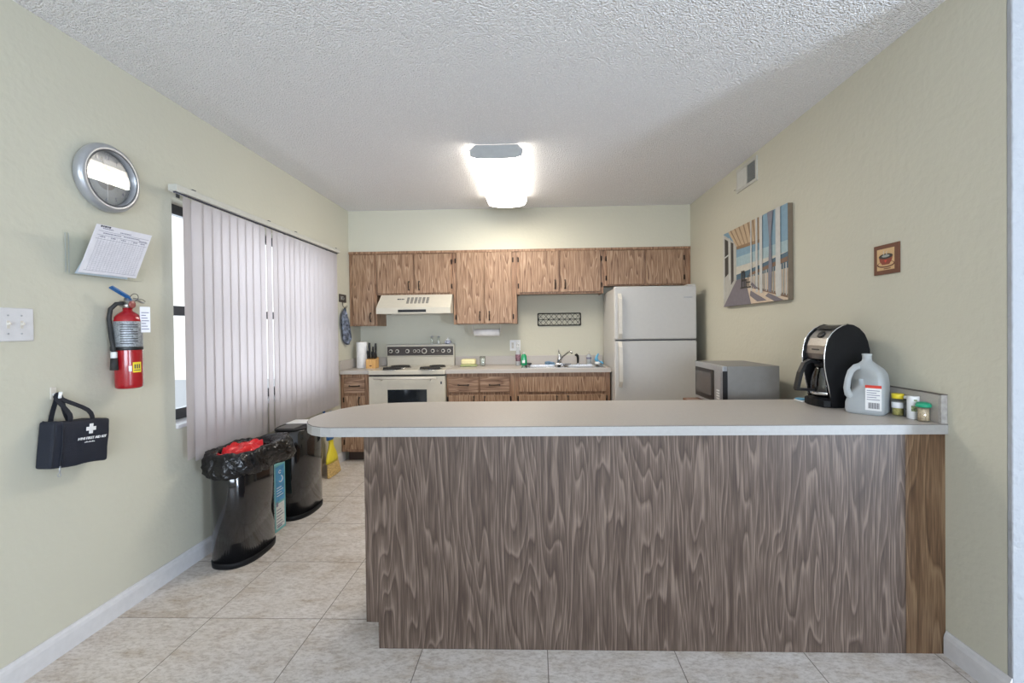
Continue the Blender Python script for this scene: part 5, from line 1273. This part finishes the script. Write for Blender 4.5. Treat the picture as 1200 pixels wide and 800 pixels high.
t = thing('paper_towel_holder', (-.53, 5.05, 1.30), 'white paper towel roll mounted under the tall cabinet', 'paper towel')
b = bm_new(); add_lathe(b, [(.012, -.672), (.040, -.671), (.040, -.390), (.012, -.389)], (0, 5.04, 1.305), 28, axis='x'); obj('roll', b, M['tissue'], t)
b = bm_new()
for x in (-.682, -.380): add_box(b, x-.003, x+.003, 5.02, 5.06, 1.290, 1.3975, .001, 1)
add_box(b, -.685, -.377, 5.015, 5.065, 1.392, 1.3975, .001, 1); add_cyl(b, (-.682, 5.04, 1.305), (-.380, 5.04, 1.305), .008, n=12); obj('bracket', b, M['ivory'], t)

# ------------------------------------------------------------------ light
def area(name, loc, size, rot, energy, col):
    l = bpy.data.lights.new(name, 'AREA'); l.shape = 'RECTANGLE'; l.size, l.size_y = size; l.energy = energy; l.color = col
    o = bpy.data.objects.new(name, l); COL.objects.link(o); o.location = loc; o.rotation_euler = rot; return o
# daylight through the glazed door; soft fill added at the made-up window behind the camera
area('door_daylight', ((DX0+DX1)/2, YFRONT+.03, 1.05), (.9, 2.0), (radians(114), 0, 0), 215, (.66, .80, 1.0))
area('fill_light', ((FX0+FX1)/2, YFRONT+.03, 1.4), (2.7, 1.35), (radians(118), 0, 0), 138, (.74, .85, 1.0))
# daylight on the outside of the side window
area('side_window_daylight', (XL-.5, 3.42, 1.5), (1.8, 1.3), (0, radians(-90), 0), 22, (.80, .90, 1.0))

w = bpy.data.worlds.new('sky'); bpy.context.scene.world = w; w.use_nodes = True; nt = w.node_tree
bgn = nt.nodes['Background']; bgn.inputs['Strength'].default_value = 1.0
tc = N(nt, 'ShaderNodeTexCoord'); sp = N(nt, 'ShaderNodeSeparateXYZ'); cr = N(nt, 'ShaderNodeValToRGB')
nt.links.new(tc.outputs['Generated'], sp.inputs[0]); mr = N(nt, 'ShaderNodeMapRange'); mr.inputs['From Min'].default_value = -.3; mr.inputs['From Max'].default_value = .6
nt.links.new(sp.outputs['Z'], mr.inputs['Value']); nt.links.new(mr.outputs[0], cr.inputs['Fac'])
e_ = cr.color_ramp.elements; e_[0].color = (.45, .50, .52, 1); e_[1].color = (.80, .90, 1.0, 1); q = e_.new(.36); q.color = (.95, .98, 1.0, 1)
nt.links.new(cr.outputs['Color'], bgn.inputs['Color'])

# ------------------------------------------------------------------ camera
FPX = 536.0235; yaw, pit, rol = -.0304, .0098, -.0119; pcx, pcy = 610.43, 390.66
cr_, sr_, cp_2, sp_2, cy_, sy_ = cos(rol), sin(rol), cos(pit), sin(pit), cos(yaw), sin(yaw)
Ex = Vector((cy_, -sy_, 0)); Fh = Vector((sy_, cy_, 0)); Zu = Vector((0, 0, 1))
Ez = Fh*sp_2+Zu*cp_2; Fw = Fh*cp_2-Zu*sp_2
Rt = Ex*cr_+Ez*sr_; Up = Ez*cr_-Ex*sr_
cd = bpy.data.cameras.new('camera'); co = bpy.data.objects.new('camera', cd); COL.objects.link(co)
Bk = -Fw
co.matrix_world = Matrix(((Rt.x, Up.x, Bk.x, 0), (Rt.y, Up.y, Bk.y, 0), (Rt.z, Up.z, Bk.z, 1.34), (0, 0, 0, 1)))
cd.sensor_width = 36; cd.lens = FPX*36/1200; cd.shift_x = -(pcx-600)/1200; cd.shift_y = (pcy-400)/1200
cd.clip_start = .02
sc = bpy.context.scene; sc.camera = co
sc.view_settings.view_transform = 'Standard'; sc.view_settings.look = 'None'; sc.view_settings.gamma = 1; sc.view_settings.use_curve_mapping = False
sc.view_settings.exposure = 0.63
sc.cycles.max_bounces = 8; sc.cycles.diffuse_bounces = 5; sc.cycles.transparent_max_bounces = 12
